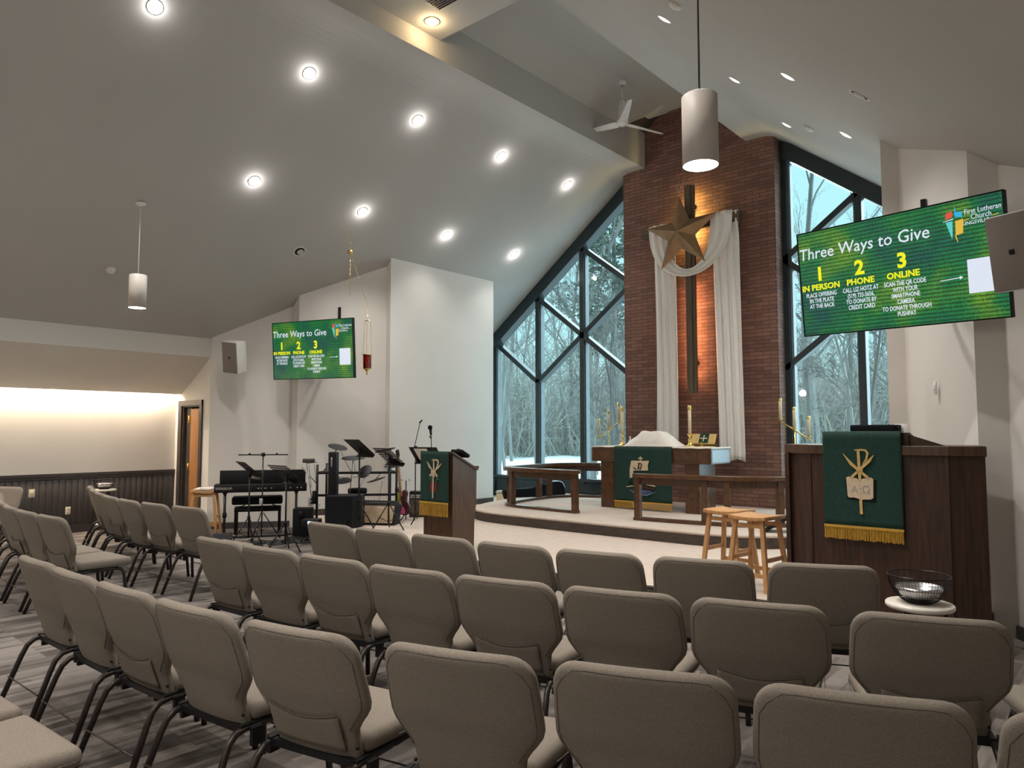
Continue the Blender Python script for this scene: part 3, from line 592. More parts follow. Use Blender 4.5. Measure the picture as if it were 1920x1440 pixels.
# ------------------------------------------------------------------ chairs
def superring(hw, t, yc, bow, n=36):
    P = []
    for k in range(n):
        a = 2*PI*k/n; c, s = math.cos(a), math.sin(a); x = hw*math.copysign(abs(c)**.55, c); y = t*math.copysign(abs(s)**.62, s); P.append((x, yc + y + bow*(x/.3)**2))
    return P
def back_hw(z):
    if z < .475: return .215
    if z < .62: t = (z-.475)/.145; t = t*t*(3-2*t); return .215 + .083*t
    w = .298 - .010*max(0, (z-.66)/.225)**1.3
    r = .088; q = z - (.885-r)
    return w - (0 if q <= 0 else r - math.sqrt(max(r*r-q*q, 0)))
def make_chair(nm, pocket):
    t = thing(nm, '', 'chair'); yc = lambda z: .012 + .155*(.885-z)/.49
    b = MB(); zs = [.355,.36,.375,.42,.46,.50,.53,.56,.59,.62,.66,.70,.75,.79,.815,.835,.85,.862,.872,.879,.8835,.885]; n = 36; v = []; f = []
    for z in zs:
        e = .885 - z; th = .036 + (.004 if z > .6 else 0); k = 1 if e > .035 else math.sqrt(max(1-((.035-e)/.035)**2, .02)); kb = 1 if z > .375 else .8
        v += [(x,y,z) for x,y in superring(back_hw(z)*1.0, th*k*kb, yc(z), .028, n)]
    for i in range(len(zs)-1):
        for k in range(n): f.append((i*n+k, i*n+(k+1)%n, (i+1)*n+(k+1)%n, (i+1)*n+k))
    f += [tuple(range(n-1,-1,-1)), tuple(range((len(zs)-1)*n, len(zs)*n))]
    back = b.add(v, f, True).build('backrest', 'fabric', t)
    sm = MB(); path = []
    for i in range(33):                    # piping line round the rear face
        u = i/32; 
        if u < .3: z = .50 + u/.3*.302; x = -(back_hw(z)-.017)
        elif u > .7: z = .802 - (u-.7)/.3*.302; x = back_hw(z)-.017
        else:
            a = (u-.3)/.4; x = -.271 + .542*a; zz = .866 - max(0, abs(x)-.19)**2/.076**2*.06; z = zz
        e_ = .885-z; k = 1 if e_ > .035 else math.sqrt(max(1-((.035-e_)/.035)**2,.02)); cc = min(abs(x)/back_hw(z),.999)**(1/.55); path.append((x, yc(z) + .028*(x/.3)**2 - .040*k*(1-cc*cc)**.31 - .0004, z))
    sm.tube(path, .0014, 5); sm.build('seam', 'fabric_seam', back)
    if pocket:
        def pk(u, w):
            x = (u-.5)*.36; zt = .565 - .028*math.sin(u*PI); z = .415 + (zt-.415)*w; return (x, yc(z) + .028*(x/.3)**2 - .0385 - .006*math.sin(w*PI*.5) - .004*math.sin(u*PI)*w, z)
        p = MB(); p.sheet(pk, 14, 6); o = p.build('back_pocket', 'fabric', back, solid=.006)
        MB().tube([(pk(i/14,1)[0], pk(i/14,1)[1]-.003, pk(i/14,1)[2]) for i in range(15)], .0035, 5).build('pocket_hem', 'fabric_seam', back)
    st = MB(); st.rbox(-.272,.272,.185,.63,.392,.472,.034,4); st.v = [(x*(.86+.14*min(1,max(0,(y-.19)/.20))),y,z) for x,y,z in st.v]; seat = st.build('seat', 'fabric', t)
    hem = MB(); q = [(x,y,.425) for x,y in ((-.262,.34),(-.2735,.42),(-.2735,.597),(-.24,.6315),(.24,.6315),(.2735,.597),(.2735,.42),(.262,.34))]; hem.tube(q, .0025, 4); hem.build('seam', 'fabric_seam', seat)
    for s in (-1, 1):
        MB().tube([(s*.225,.34,.376),(s*.225,.16,.376),(s*.228,.11,.366),(s*.232,.075,.335),(s*.238,.05,.28),(s*.255,-.055,0)], .0155, 8).build('leg', 'chair_metal', t)
        MB().tube([(s*.225,.36,.376),(s*.225,.50,.376),(s*.226,.55,.366),(s*.228,.572,.335),(s*.232,.578,.28),(s*.25,.60,0)], .0155, 8).build('leg', 'chair_metal', t)
    fr = MB(); fr.box(-.23,.23,.13,.155,.362,.390); fr.box(-.23,.23,.50,.525,.362,.390)
    for s in (-1, 1):
        fr.box(s*.225-.012,s*.225+.012,.13,.52,.380,.394); fr.tube([(s*.19,.26,.375),(s*.19,.19,.375),(s*.195,.165,.41),(s*.195,.150,.48)], .012, 6)
        fr.box(s*.262-.010,s*.262+.010,.16,.21,.31,.385)
    fr.build('seat_frame', 'black_metal', t)
    for yy, z in ((-.012,.17),(.59,.17)): MB().tube([(-.25,yy,z),(.25,yy,z)], .0045, 5).build('rack_rod', 'chair_metal', t)
    bt = MB()
    for s in (-1, 1): bt.tube([(s*.213,.150,.43),(s*.2205,.150,.43)], .007, 8)
    bt.build('bolt', 'black_metal', t)
    t.scale = (.985,1,.985)
    return t
rows = [
 ('front row of the right block', 'chairs of the front right row', [(-4.96,3.46,3),(-4.37,3.50,4),(-3.77,3.55,5),(-3.16,3.62,8),(-2.56,3.73,12),(-1.95,3.91,18),(-1.355,4.19,25)], [0,0,0,0,0,0,1]),
 ('second row of the right block', 'chairs of the second right row', [(-4.82,2.46,3),(-4.23,2.49,5),(-3.63,2.54,7),(-3.03,2.61,10),(-2.45,2.73,13),(-1.86,2.89,16),(-1.28,3.08,19),(-.66,3.29,20),(-.07,3.54,22)], [1,0,1,0,1,0,1,1,0]),
 ('third row of the right block', 'chairs of the third right row', [(-4.86,1.39,1),(-4.27,1.39,1),(-3.68,1.41,3),(-3.08,1.45,6),(-2.44,1.545,12),(-1.78,1.74,18),(-1.20,1.98,22),(-.62,2.20,21),(-.03,2.42,20)], [0,0,1,0,1,0,0,0,0]),
 ('front row of the left block', 'chairs of the front left row', [(-7.13,3.33,5),(-7.74,3.27,2),(-8.35,3.26,-3),(-8.96,3.31,-7),(-9.56,3.41,-11),(-10.15,3.55,-14),(-10.74,3.72,-17)], [1,1,0,1,0,1,0]),
 ('second row of the left block', 'chairs of the second left row', [(-7.27,2.19,3),(-7.88,2.18,-1),(-8.49,2.21,-5),(-9.09,2.29,-8),(-9.69,2.41,-12),(-10.28,2.57,-15)], [1,0,1,0,1,0]),
 ('row beside the camera', 'chairs of the nearest row', [(-3.18,.40,3),(-3.79,.38,3)], [0,1]),
]
protos = [make_chair('sanctuary_chair', 0), make_chair('sanctuary_chair', 1)]; used = [0, 0]
for rn, grp, L, pk in rows:
    for i, ((x, y, a), p) in enumerate(zip(L, pk)):
        aisle = 'centre aisle'; lb = 'beige fabric chair%s, %s from the %s, %s' % (' with back pocket' if p else '', ordn[i], 'aisle', rn)
        if used[p]: dup(protos[p], (x,y,G), math.radians(a), lb, grp)
        else:
            used[p] = 1; o = protos[p]; o.location = (x,y,G); o.rotation_euler = (0,0,math.radians(a)); o['label'] = lb; o['group'] = grp
for x, y, a, k in ((-11.50,3.0,-150,'seen from its front'), (-12.20,2.55,-152,'half out of view')):
    dup(protos[0], (x,y,G), math.radians(a), 'beige fabric chair by the dark wainscot at far left, %s' % k, 'turned chairs by the wainscot')

# ------------------------------------------------------------------ lecterns, altar and rails
def strip(mb, pts, w, y=0, t=.004, M=None):  # flat ribbon drawn in the x-z plane; w = width or list of widths
    n = len(pts); ws = w if isinstance(w, (list,tuple)) else [w]*n; L = []; R = []
    for i in range(n):
        a = Vector(pts[max(i-1,0)]); b = Vector(pts[min(i+1,n-1)]); d = (b-a).normalized(); nx, nz = -d.y, d.x; h = ws[i]/2
        L.append((pts[i][0]+nx*h, pts[i][1]+nz*h)); R.append((pts[i][0]-nx*h, pts[i][1]-nz*h))
    poly = L + R[::-1]; flat(mb, poly, y, t, M); return mb
def flat(mb, poly, y=0, t=.004, M=None):
    n = len(poly); v = [(x,y,z) for x,z in poly] + [(x,y-t,z) for x,z in poly]; area = sum(poly[i][0]*poly[(i+1)%n][1]-poly[(i+1)%n][0]*poly[i][1] for i in range(n))
    h = n//2; f = []
    if n % 2 == 0:                          # ribbons: pair left and right sides into quads
        for i in range(h-1): f += [(i,i+1,n-2-i,n-1-i), (n+i,n+n-1-i,n+n-2-i,n+i+1)]
    else: f = [tuple(range(n)), tuple(range(2*n-1,n-1,-1))]
    f += [(i,(i+1)%n,n+(i+1)%n,n+i) for i in range(n)]; mb.add(v, f, False, M)
def plate(mb, poly, y=0, t=.004, M=None):    # any outline, one face front and back
    n = len(poly); mb.add([(x,y,z) for x,z in poly] + [(x,y-t,z) for x,z in poly], [tuple(range(n)), tuple(range(2*n-1,n-1,-1))] + [(i,(i+1)%n,n+(i+1)%n,n+i) for i in range(n)], False, M)
def fringe(mb, x0, x1, y, z0, z1, step=.006):
    n = int((x1-x0)/step)
    for i in range(n):
        x = x0 + (i+.5)*step; zz = z0 + random.uniform(-.006,.006); dx = random.uniform(-.003,.003); dy = random.uniform(-.003,.003)
        mb.tube([(x,y,z1),(x+dx*.4,y+dy,(z0+z1)/2),(x+dx,y+dy,zz)], [.0022,.0026,.0030], 4)
    mb.box(x0, x1, y-.004, y+.002, z1-.008, z1+.012)
def banner_cloth(mb, x0, x1, y, z0, z1, amp=.006, k=3):
    mb.sheet(lambda u, v: (x0+(x1-x0)*u, y + amp*math.sin(u*PI*2*k+.5)*(1-v)**.7, z0+(z1-z0)*v), 36, 14)

# small lectern at left of the chancel, facing the seats
lec = thing('lectern', 'small dark wood lectern with slanted top behind the front chairs', 'lectern', (-6.40,6.25,0))
def side_prof(): return [(-.20,0),(.16,0),(.17,.35),(.20,.55),(.205,.93),(-.20,1.13)]
for s in (-1, 1):
    m = MB(); m.prism(side_prof(), .03, frame_matrix((s*.25-(.03 if s>0 else 0),0,0),(0,1,0),(0,0,1),(1,0,0))); m.build('side_panel', 'dark_oak', lec)
m = MB(); m.box(-.22,.22,-.195,-.175,0,1.12); m.build('front_panel', 'dark_oak', lec)
m = MB(); m.box(-.22,.22,-.17,.17,.45,.47); m.build('shelf', 'dark_oak', lec)
sl_ = math.atan2(-.20,.405); M = XM((0,-.215,1.145), rx=sl_); m = MB(); m.box(-.27,.27,0,.475,0,.022,M); m.box(-.27,.27,.455,.475,.0,.05,M); m.build('top_board', 'dark_oak', lec, bevel=.003)
ban = thing('lectern_banner', 'green banner with gold staff emblem and fringe hanging on the small lectern', 'banner', (-6.40,6.25,0))
m = MB(); banner_cloth(m, -.275, .215, -.235, .555, 1.165, .004); m.sheet(lambda u, v: (-.275+.49*u, -.235+.09*v, 1.168+.010*math.sin(v*PI)-.036*v), 10, 6); m.build('cloth', 'green_cloth', ban, solid=.004)
def lp(cx, cy): return (-.275 + (cx-285)*.49/290, 1.165 - (cy-385)*(.61/580))
m = MB(); strip(m, [lp(428,475),lp(430,560),lp(428,650)], .020, -.243); strip(m, [lp(412,479),lp(445,477),lp(470,484),lp(476,505),lp(468,545),lp(446,585)], [.014,.018,.024,.026,.018,.006], -.243)
strip(m, [lp(360,498),lp(385,555),lp(418,600)], [.004,.026,.010], -.243); strip(m, [lp(510,515),lp(478,560),lp(440,600)], [.004,.026,.010], -.243)
strip(m, [lp(404,612),lp(452,612)], .030, -.246); strip(m, [lp(425,620),lp(388,662)], .022, -.243); strip(m, [lp(434,620),lp(468,662)], .022, -.243); plate(m, [lp(410,672),lp(430,625),lp(448,672)], -.248); strip(m, [lp(428,660),lp(426,800),lp(424,912)], [.020,.020,.016], -.248)
m.build('gold_emblem', 'cream_thread', ban)
m = MB(); strip(m, [lp(380,700),lp(405,680),lp(404,725)], [.012,.045,.02], -.241); strip(m, [lp(482,700),lp(456,680),lp(455,725)], [.012,.045,.02], -.241); m.build('leaf_patch', 'leaf_cloth', ban)
m = MB(); strip(m, [lp(408,730),lp(404,790),lp(414,850)], [.018,.030,.012], -.241); strip(m, [lp(446,730),lp(450,790),lp(440,850)], [.018,.030,.012], -.241); m.build('red_patch', 'red_cloth', ban)
m = MB(); fringe(m, -.285, .215, -.24, .40, .555); m.build('fringe', 'fringe_gold', ban)
mic = thing('microphone', 'black microphone rising from the small lectern on a thin stand', 'microphone', (-6.60,6.12,1.13))
MB().tube([(0,0,0),(.0,0,.18),(.0,-.005,.24)], .005, 8).build('gooseneck', 'black_metal', mic); MB().tube([(0,-.005,.23),(-.004,-.012,.30)], [.012,.018], 12).build('handle', 'black_plastic', mic)
MB().lathe([(.001,-.03),(.022,-.022),(.030,0),(.022,.022),(.001,.03)], 18, XM((-.006,-.016,.325)), cap=False).build('grille', 'black_cloth', mic); MB().tube([(-.03,0,.22),(0,-.003,.19)], .008, 8).build('clip', 'black_plastic', mic)
bd = thing('black_binder', 'flat black binder lying on top of the small lectern', 'binder', (-6.27,6.26,1.128)); M = XM((0,0,0), rx=sl_)
MB().rbox(-.09,.10,-.06,.10,0,.045,.012,2,M).build('cover', 'black_cloth', bd); MB().rbox(-.02,.03,-.04,-.01,.045,.06,.005,2,M).build('clasp', 'black_plastic', bd)

# large pulpit at right with its banner
pu = thing('pulpit', 'large dark oak pulpit with angled sides at the right of the chancel', 'pulpit', (-1.56,6.10,0))
plan = [(-.735,.14),(-.50,0),(.48,0),(.70,.10),(.58,.60),(-.75,.66)]
m = MB(); m.prism(plan, 1.225); m.build('body', 'pulpit_oak', pu)
m = MB(); m.prism([(x*1.02, y*1.0-(.02 if y < .3 else -.02)) for x,y in plan], .075, XM((0,0,1.222))); m.build('cap_rail', 'dark_oak', pu, bevel=.006)
m = MB(); m.box(-.735,-.70,.08,.12,0,1.22); m.box(-.505,-.49,-.012,.01,0,1.22); m.box(.47,.485,-.012,.01,0,1.22); m.box(-.50,.48,-.01,0,0,.10); m.build('edge_strip', 'pulpit_oak', pu)
m = MB(); m.prism([(0,0),(.40,0),(.40,.03),(.06,.10),(0,.10)], .60, frame_matrix((-.38,.03,1.295),(0,1,0),(0,0,1),(1,0,0))); m.prism([(0,0),(.25,0),(0,.085)], .02, frame_matrix((.22,.05,1.295),(1,0,0),(0,0,1),(0,1,0))); m.build('reading_desk', 'pulpit_oak', pu)
bk = thing('black_book_case', 'closed black case lying on top of the large pulpit', 'case', (-1.56,6.2,1.395))
MB().rbox(-.215,.115,0,.22,0,.062,.014,3).build('case_body', 'black_cloth', bk); MB().tube([(.115,.05,.03),(.135,.05,.045)], .006, 6).build('zip_pull', 'black_plastic', bk)
pb = thing('pulpit_banner', 'dark green banner with open book emblem and gold fringe on the large pulpit', 'banner', (-1.56,6.10,0))
m = MB(); banner_cloth(m, -.385, .185, -.034, .66, 1.40, .0035, 2); m.sheet(lambda u, v: (-.385+.57*u, -.034+.09*v, 1.40+.004*v), 8, 4); m.build('cloth', 'green_cloth', pb, solid=.004)
def pp(cx, cy): return (-.385 + (cx-457)*.57/461, 1.395 - (cy-293)*(.735/492))
m = MB(); strip(m, [pp(674,385),pp(678,480),pp(680,540)], .021, -.042); strip(m, [pp(653,384),pp(690,382),pp(716,384),pp(729,400),pp(720,430),pp(697,458)], [.010,.013,.016,.018,.013,.004], -.042)
strip(m, [pp(583,403),pp(630,455),pp(680,492),pp(730,528)], [.003,.024,.020,.020], -.043); strip(m, [pp(764,408),pp(735,440),pp(680,485),pp(630,526)], [.003,.024,.020,.020], -.044); strip(m, [pp(662,484),pp(698,484)], .026, -.047); 
m.build('gold_emblem', 'gold_thread', pb)
m = MB(); strip(m, [pp(681,638),pp(683,714)], .021, -.042); m.build('staff_foot', 'gold_thread', pb)
m = MB(); plate(m, [pp(588,535),pp(601,640),pp(766,648),pp(773,535)], -.039, .002); m.build('dark_patch', 'black_cloth', pb)
bo = MB(); plate(bo, [pp(598,528),pp(604,622),pp(612,632),pp(640,630),pp(665,634),pp(681,642),pp(700,638),pp(740,636),pp(754,628),pp(757,532),pp(745,524),pp(715,528),pp(696,530),pp(679,544),pp(660,530),pp(632,526),pp(611,522)], -.041, .004); book = bo.build('book_patch', 'cream_thread', pb)
m = MB(); strip(m, [pp(679,545),pp(681,640)], .003, -.046, .001); m.build('stitching', 'gold_thread', pb)
for chx, cx in (('A', 647), ('\u03a9', 714)):
    x, z = pp(cx, 607); text(chx, .085, 'label_grey', pb, frame_matrix((x,-.0465,z),(1,0,0),(0,0,1),(0,-1,0)), sx=1.0)
m = MB(); fringe(m, -.387, .187, -.038, .565, .66); m.build('fringe', 'fringe_gold', pb)

# altar
PZ = .16
al = thing('altar', 'long dark oak altar table on two block legs before the brick wall', 'altar', (-5.945,10.5,PZ))
m = MB(); m.box(-1.075,1.075,-.33,.33,.755,.99); m.build('apron', 'rail_oak', al, bevel=.004); m = MB(); m.box(-1.08,1.08,-.335,.335,.985,1.0); m.build('table_top', 'rail_oak', al)
m = MB()
for x0, x1 in ((-1.02,-.62), (.46,.86)):
    for a, b, c, d in ((x0,x1,.95,.958),(x0,x1,.792,.80),(x0,x0+.008,.79,.958),(x1-.008,x1,.79,.958)): m.box(a,b,-.336,-.329,c,d)
m.build('panel_moulding', 'dark_oak', al); m = MB(); m.box(1.074,1.079,-.30,.30,.78,.965); m.build('end_panel', 'mirror_grey', al)
for x0, x1 in ((-.92,-.66), (.62,.86)): MB().box(x0,x1,-.29,.25,0,.757).build('leg', 'rail_oak', al, bevel=.004)
fl = MB(); fl.sheet(lambda u, v: (-7.03+2.17*u, 10.16+.68*v, 1.163+.002*math.sin(u*40)), 40, 8); fl.sheet(lambda u, v: (-4.858+.003*math.sin(v*9), 10.17+.66*u, 1.163-.012*v), 10, 2); fl.sheet(lambda u, v: (-7.03+2.17*u, 10.158, 1.163-.014*v-.003*math.sin(u*50)), 60, 2)
tag(fl.build('linen_cloth', 'linen', solid=.003), 'thin white linen runner lying on the altar top', 'cloth')
ab = thing('altar_frontal', 'green altar frontal with cream ship emblem and gold fringe', 'banner', (-6.03,10.15,0))
m = MB(); banner_cloth(m, -.52, .52, -.012, .285, 1.16, .008, 2); m.sheet(lambda u, v: (-.52+1.04*u, -.012+.1*v, 1.168), 8, 3); m.build('cloth', 'green_cloth', ab, solid=.004)
def ap(cx, cy): return (-.52 + (cx-315)*1.04/655, 1.16 - (cy-590)*(.875/650))
m = MB(); plate(m, [ap(522,752),ap(503,860),ap(504,960),ap(540,948),ap(545,870),ap(715,862),ap(712,800),ap(728,748)], -.026); strip(m, [ap(628,698),ap(630,750)], .018, -.026); strip(m, [ap(604,724),ap(658,722)], .018, -.028)
plate(m, [ap(638,1004),ap(770,1008),ap(795,1048),ap(700,1034)], -.026); plate(m, [ap(455,1062),ap(520,1046),ap(560,1050),ap(470,1068)], -.026,.003); m.build('sail_patch', 'cream_thread', ab)
m = MB(); strip(m, [ap(614,780),ap(602,856)], .018, -.032); strip(m, [ap(600,782),ap(630,780),ap(644,800),ap(636,828),ap(612,840)], [.010,.014,.018,.014,.006], -.032); strip(m, [ap(548,826),ap(576,858)], [.012,.020], -.032); strip(m, [ap(640,838),ap(622,858)], [.012,.016], -.032)
for k in range(5): strip(m, [ap(480+k*9,1030+k*6),ap(520+k*5,965+k*14)], .003, -.024)
m.build('dark_stitching', 'black_cloth', ab)
m = MB(); plate(m, [ap(640,1040),ap(700,1052),ap(780,1062),ap(768,1082),ap(690,1080),ap(640,1064)], -.027); m.build('hull_patch', 'rosewood', ab)
m = MB(); plate(m, [ap(520,1100),ap(640,1085),ap(760,1100),ap(745,1130),ap(700,1148),ap(560,1130)], -.025); m.build('water_patch', 'navy_cloth', ab)
m = MB(); strip(m, [ap(505,1098),ap(560,1140),ap(700,1152),ap(795,1108)], [.004,.010,.012,.004], -.030); strip(m, [ap(600,1098),ap(660,1112),ap(740,1104)], [.003,.006,.003], -.033); m.build('wave_stitching', 'mirror_grey', ab)
m = MB(); fringe(m, -.522, .525, -.018, .185, .285, .0075); m.build('fringe', 'fringe_gold', ab)
# veiled vessels
def veil(u, v):
    x = -.50+1.0*u; y = -.20+.42*v; ax = abs(x+.01); h = .245 if ax < .17 else max(.245 - (ax-.17)*.245/.30*(1.12-.25*math.sin((ax-.17)*7)), 0)
    fy = min(1, max(0, (.21-abs(y-.01))/.10)); fold = .012*math.sin(x*26+y*9)*(1 if ax > .1 else .5)*(1-abs(2*v-1))
    return (x, y, max(.004, h*fy**.6 + fold*fy))
o = MB().sheet(veil, 60, 30).build('communion_veil', 'linen', loc=(-6.0,10.48,1.166)); tag(o, 'white cloth draped over vessels in the middle of the altar', 'cloth')
def candle(x, lb):
    r = thing('altar_candle', lb, 'candle', (x,10.52,1.166), 0, 'brass altar candles'); st = [(.001,0),(.085,0),(.085,.012),(.06,.025),(.035,.035),(.028,.06),(.018,.075),(.028,.095),(.030,.11),(.018,.13),(.014,.155),(.030,.175),(.034,.19),(.045,.195),(.045,.203),(.001,.204)]
    MB().lathe(st, 24, cap=False).build('candlestick', 'brass', r); MB().lathe([(.001,.2),(.0255,.2),(.0255,.60),(.001,.605)], 18, cap=False).build('wax', 'wax', r); MB().lathe([(.0275,.575),(.0275,.655),(.022,.658),(.018,.65)], 18, cap=False).build('brass_follower', 'brass', r); return r
candle(-6.63, 'tall candle on brass candlestick left of the white veil on the altar'); candle(-5.39, 'tall candle on brass candlestick right of the white veil on the altar')
for k, (x, y, lb) in enumerate(((-6.50,10.55,'clear pump bottle of teal sanitiser behind the left altar candle'),(-6.56,10.66,'second smaller pump bottle half hidden by the left altar candle'))):
    b = thing('pump_bottle', lb, 'bottle', (x,y,1.166)); h = .105-.02*k; MB().rbox(-.028,.028,-.02,.02,0,h,.012,3).build('bottle', 'sanitizer', b)
    q = MB(); q.lathe([(.011,h-.002),(.013,h+.02),(.004,h+.022),(.004,h+.05)], 12, cap=False); q.box(-.022,.008,-.006,.006,h+.045,h+.058); q.build('pump', 'white_paint', b)
ms = thing('missal_stand', 'brass book stand with green ribbon beside the right altar candle', 'book stand', (-5.27,10.66,1.166))
M = XM((0,.02,.05), rx=math.radians(62)); MB().box(-.19,.22,0,.17,0,.006,M).build('book_rest', 'gold_thread', ms)
m = MB(); m.box(-.15,.19,-.06,.10,0,.012); m.box(-.01,.01,-.0,.05,0,.08); m.box(-.19,.22,-.0,.03,.045,.06); m.build('stand_base', 'brass', ms); m = MB(); m.box(-.05,.10,0,.172,.006,.02,M); m.build('ribbon', 'green_cloth', ms)
m = MB(); m.box(.015,.033,.03,.14,.02,.023,M); m.box(-.03,.08,.075,.093,.02,.023,M); m.build('cross_patch', 'cream_thread', ms)

# candelabra either side
def candelabrum(s, lb):
    r = thing('floor_candelabrum', lb, 'candelabrum', (XC+s*1.74,11.60,PZ)); m = MB(); m.lathe([(.001,0),(.14,0),(.13,.02),(.03,.04),(.012,.06)], 24, cap=False); m.build('base', 'brass', r)
    MB().tube([(0,0,.05),(0,0,1.29)], .011, 10).build('pole', 'brass', r); MB().tube([(s*.26,0,1.10),(-s*.26,0,1.44)], .012, 10).build('slanted_bar', 'brass', r)
    for k, (o_, zc) in enumerate(((.22,1.165),(0,1.31),(-.22,1.455))):
        x = s*o_; m = MB(); m.lathe([(.008,zc-.05),(.010,zc-.01),(.034,zc),(.034,zc+.006),(.001,zc+.006)], 16, XM((x,0,0)), cap=False); cp = m.build('candle_cup', 'brass', r)
        MB().lathe([(.001,zc+.006),(.024,zc+.006),(.024,zc+.30),(.001,zc+.305)], 16, XM((x,0,0)), cap=False).build('candle', 'wax', cp); MB().lathe([(.0255,zc+.275),(.0255,zc+.325),(.02,zc+.326)], 16, XM((x,0,0)), cap=False).build('follower', 'brass', cp)
candelabrum(-1, 'slanted three-candle floor stand before the window left of the bricks'); candelabrum(1, 'slanted three-candle floor stand before the window right of the bricks')

# communion rails
def rail(s, lb, kneel):
    r = thing('communion_rail', lb, 'railing', (XC,9.1,PZ)); base = [(.40,9.00),(1.1,9.06),(1.7,9.18),(2.1,9.40),(2.38,9.75),(2.52,10.3),(2.58,10.8),(2.5,11.2),(2.25,11.45),(1.9,11.58)] if s > 0 else [(.68,9.12),(1.3,9.15),(1.95,9.20),(2.30,9.36),(2.46,9.68),(2.56,10.3),(2.60,10.8),(2.5,11.2),(2.25,11.45),(1.9,11.58)]
    cur = catmull(base, 6); path = [(s*w, y-9.1) for w, y in cur]; k = 1
    m = MB(); sweep(m, path, -.075, .075, .595, .655); m.build('top_rail', 'rail_oak', r, bevel=.008); m = MB(); sweep(m, path, -.018, .018, .50, .60); m.build('apron', 'dark_oak', r)
    m = MB(); sweep(m, path, -.055, .055, .0, .045); m.build('bottom_rail', 'rail_oak', r, bevel=.005)
    idx = [0, 14, 22, 33, 37, 45] if s < 0 else [0, 9, 12, 21, 40]
    for i in idx:
        a = Vector(path[max(i-1,0)]); b = Vector(path[min(i+1,len(path)-1)]); d = (b-a).normalized(); p = Vector(path[i]) + (d*.05 if i == 0 else Vector((0,0)))
        MB().cbox((p.x,p.y,.31),(.085,.085,.56),math.atan2(d.y,d.x)).build('post', 'rail_oak', r, bevel=.004)
    return r
rail(-1, 'curved dark wood communion rail at the left of the altar', 0); rail(1, 'curved dark wood communion rail at the right of the altar', 1)
kn = thing('kneeler', 'black padded kneeler tilted against the right rail beside the pulpit', 'kneeler', (-3.42,8.95,PZ), math.radians(15))
m = MB(); m.rbox(-.22,.22,0,.34,0,.05,.02,3,XM((0,0,.10),ry=math.radians(-32))); m.build('cushion', 'black_plastic', kn); m = MB(); m.tube([(-.15,.05,0),(-.15,.05,.07)], .012, 6); m.tube([(-.15,.3,0),(-.15,.3,.07)], .012, 6); m.tube([(.12,.05,0),(.12,.05,.16)], .012, 6); m.tube([(.12,.3,0),(.12,.3,.16)], .012, 6); m.build('leg', 'brass', kn)

# cross, star, draped gauze
cr = thing('wall_cross', 'tall dark wooden cross mounted on the brick wall', 'cross', (-5.85,11.55,2.07))
m = MB(); m.box(-.09,.09,-.03,.03,0,3.66); m.box(-.035,.035,-.055,-.03,0,3.66); m.build('upright', 'cross_wood', cr, bevel=.004); m = MB(); m.box(-.94,.92,-.036,.034,2.86,3.03); m.box(-.94,.92,-.058,-.034,2.91,2.98); m.build('crossbar', 'cross_wood', cr, bevel=.004)
m = MB(); m.box(-.03,.03,.03,.21,.5,.56); m.box(-.03,.03,.03,.21,3.3,3.36); m.build('wall_bracket', 'black_metal', cr)
for z, c, e, nm in ((2.62,(1,.42,.18),9,'lower_lamp'), (5.28,(1,.74,.22),5,'upper_lamp')):
    r = thing('accent_lamp', 'warm accent lamp hidden behind the %s of the cross' % ('foot' if z < 4 else 'head'), 'lamp', (-5.85,11.70,z)); MB().lathe([(.001,0),(.018,0),(.018,.10),(.001,.10)], 12, cap=False).build('housing', 'black_metal', r)
for z, h_, c, e in ((3.15,1.7,(1,.56,.34),50), (5.15,.9,(1,.80,.30),60)): lamp('cross_glow', 'AREA', (-5.85,11.60,z), e, c, (math.radians(-90),0,0), (.10,h_))
st = thing('barn_star', 'large folded metal star hanging on the cross', 'star', (-5.93,11.34,4.86)); m = MB(); R1, R2 = .72, .275; P = []
for k in range(10): a = PI/2 + k*PI/5 + .035; q = R1*(1.0 if k else .90) if k % 2 == 0 else R2; P.append((q*math.cos(a), .03, q*math.sin(a)))
m.add([(0,-.15,0)] + P + [(0,.03,0)], [(0,1+k,1+(k+1)%10) for k in range(10)] + [(11,1+(k+1)%10,1+k) for k in range(10)]); m.build('star_body', 'star_rust', st)
MB().tube([(-.03,.03,.72),(.03,-.0,.83),(.11,-.0,.98)], .004, 5).build('hanging_wire', 'silver', st); MB().tube([(-.03,.03,.72),(-.09,-.0,.86)], .004, 5).build('hanging_wire', 'silver', st)
ga = thing('draped_gauze', 'sheer white fabric draped over the arms of the cross', 'drape', (0,0,0)); rg = random.Random(4)
def panel(x0, x1, zt, zb, y0, ph):
    def fn(u, v):
        z = zb + (zt-zb)*v; pinch = 1 - .10*math.exp(-((v-.97)/.06)**2); xc = (x0+x1)/2; x = xc + (x0-xc + (x1-x0)*u)*pinch + .02*math.sin(v*3+ph)
        return (x, y0 + .022*math.sin(u*PI*7+ph+v*1.5) + .012*math.sin(u*PI*15+v*4) - .0*(1-v), z + (0.02*math.sin(u*9+ph) if v == 0 else 0))
    return MB().sheet(fn, 70, 40)
panel(-6.57, -6.13, 5.02, 1.22, 11.54, .3).build('left_fall', 'gauze', ga, solid=.003); panel(-5.40, -4.93, 5.12, .93, 11.53, 1.7).build('right_fall', 'gauze', ga, solid=.003)
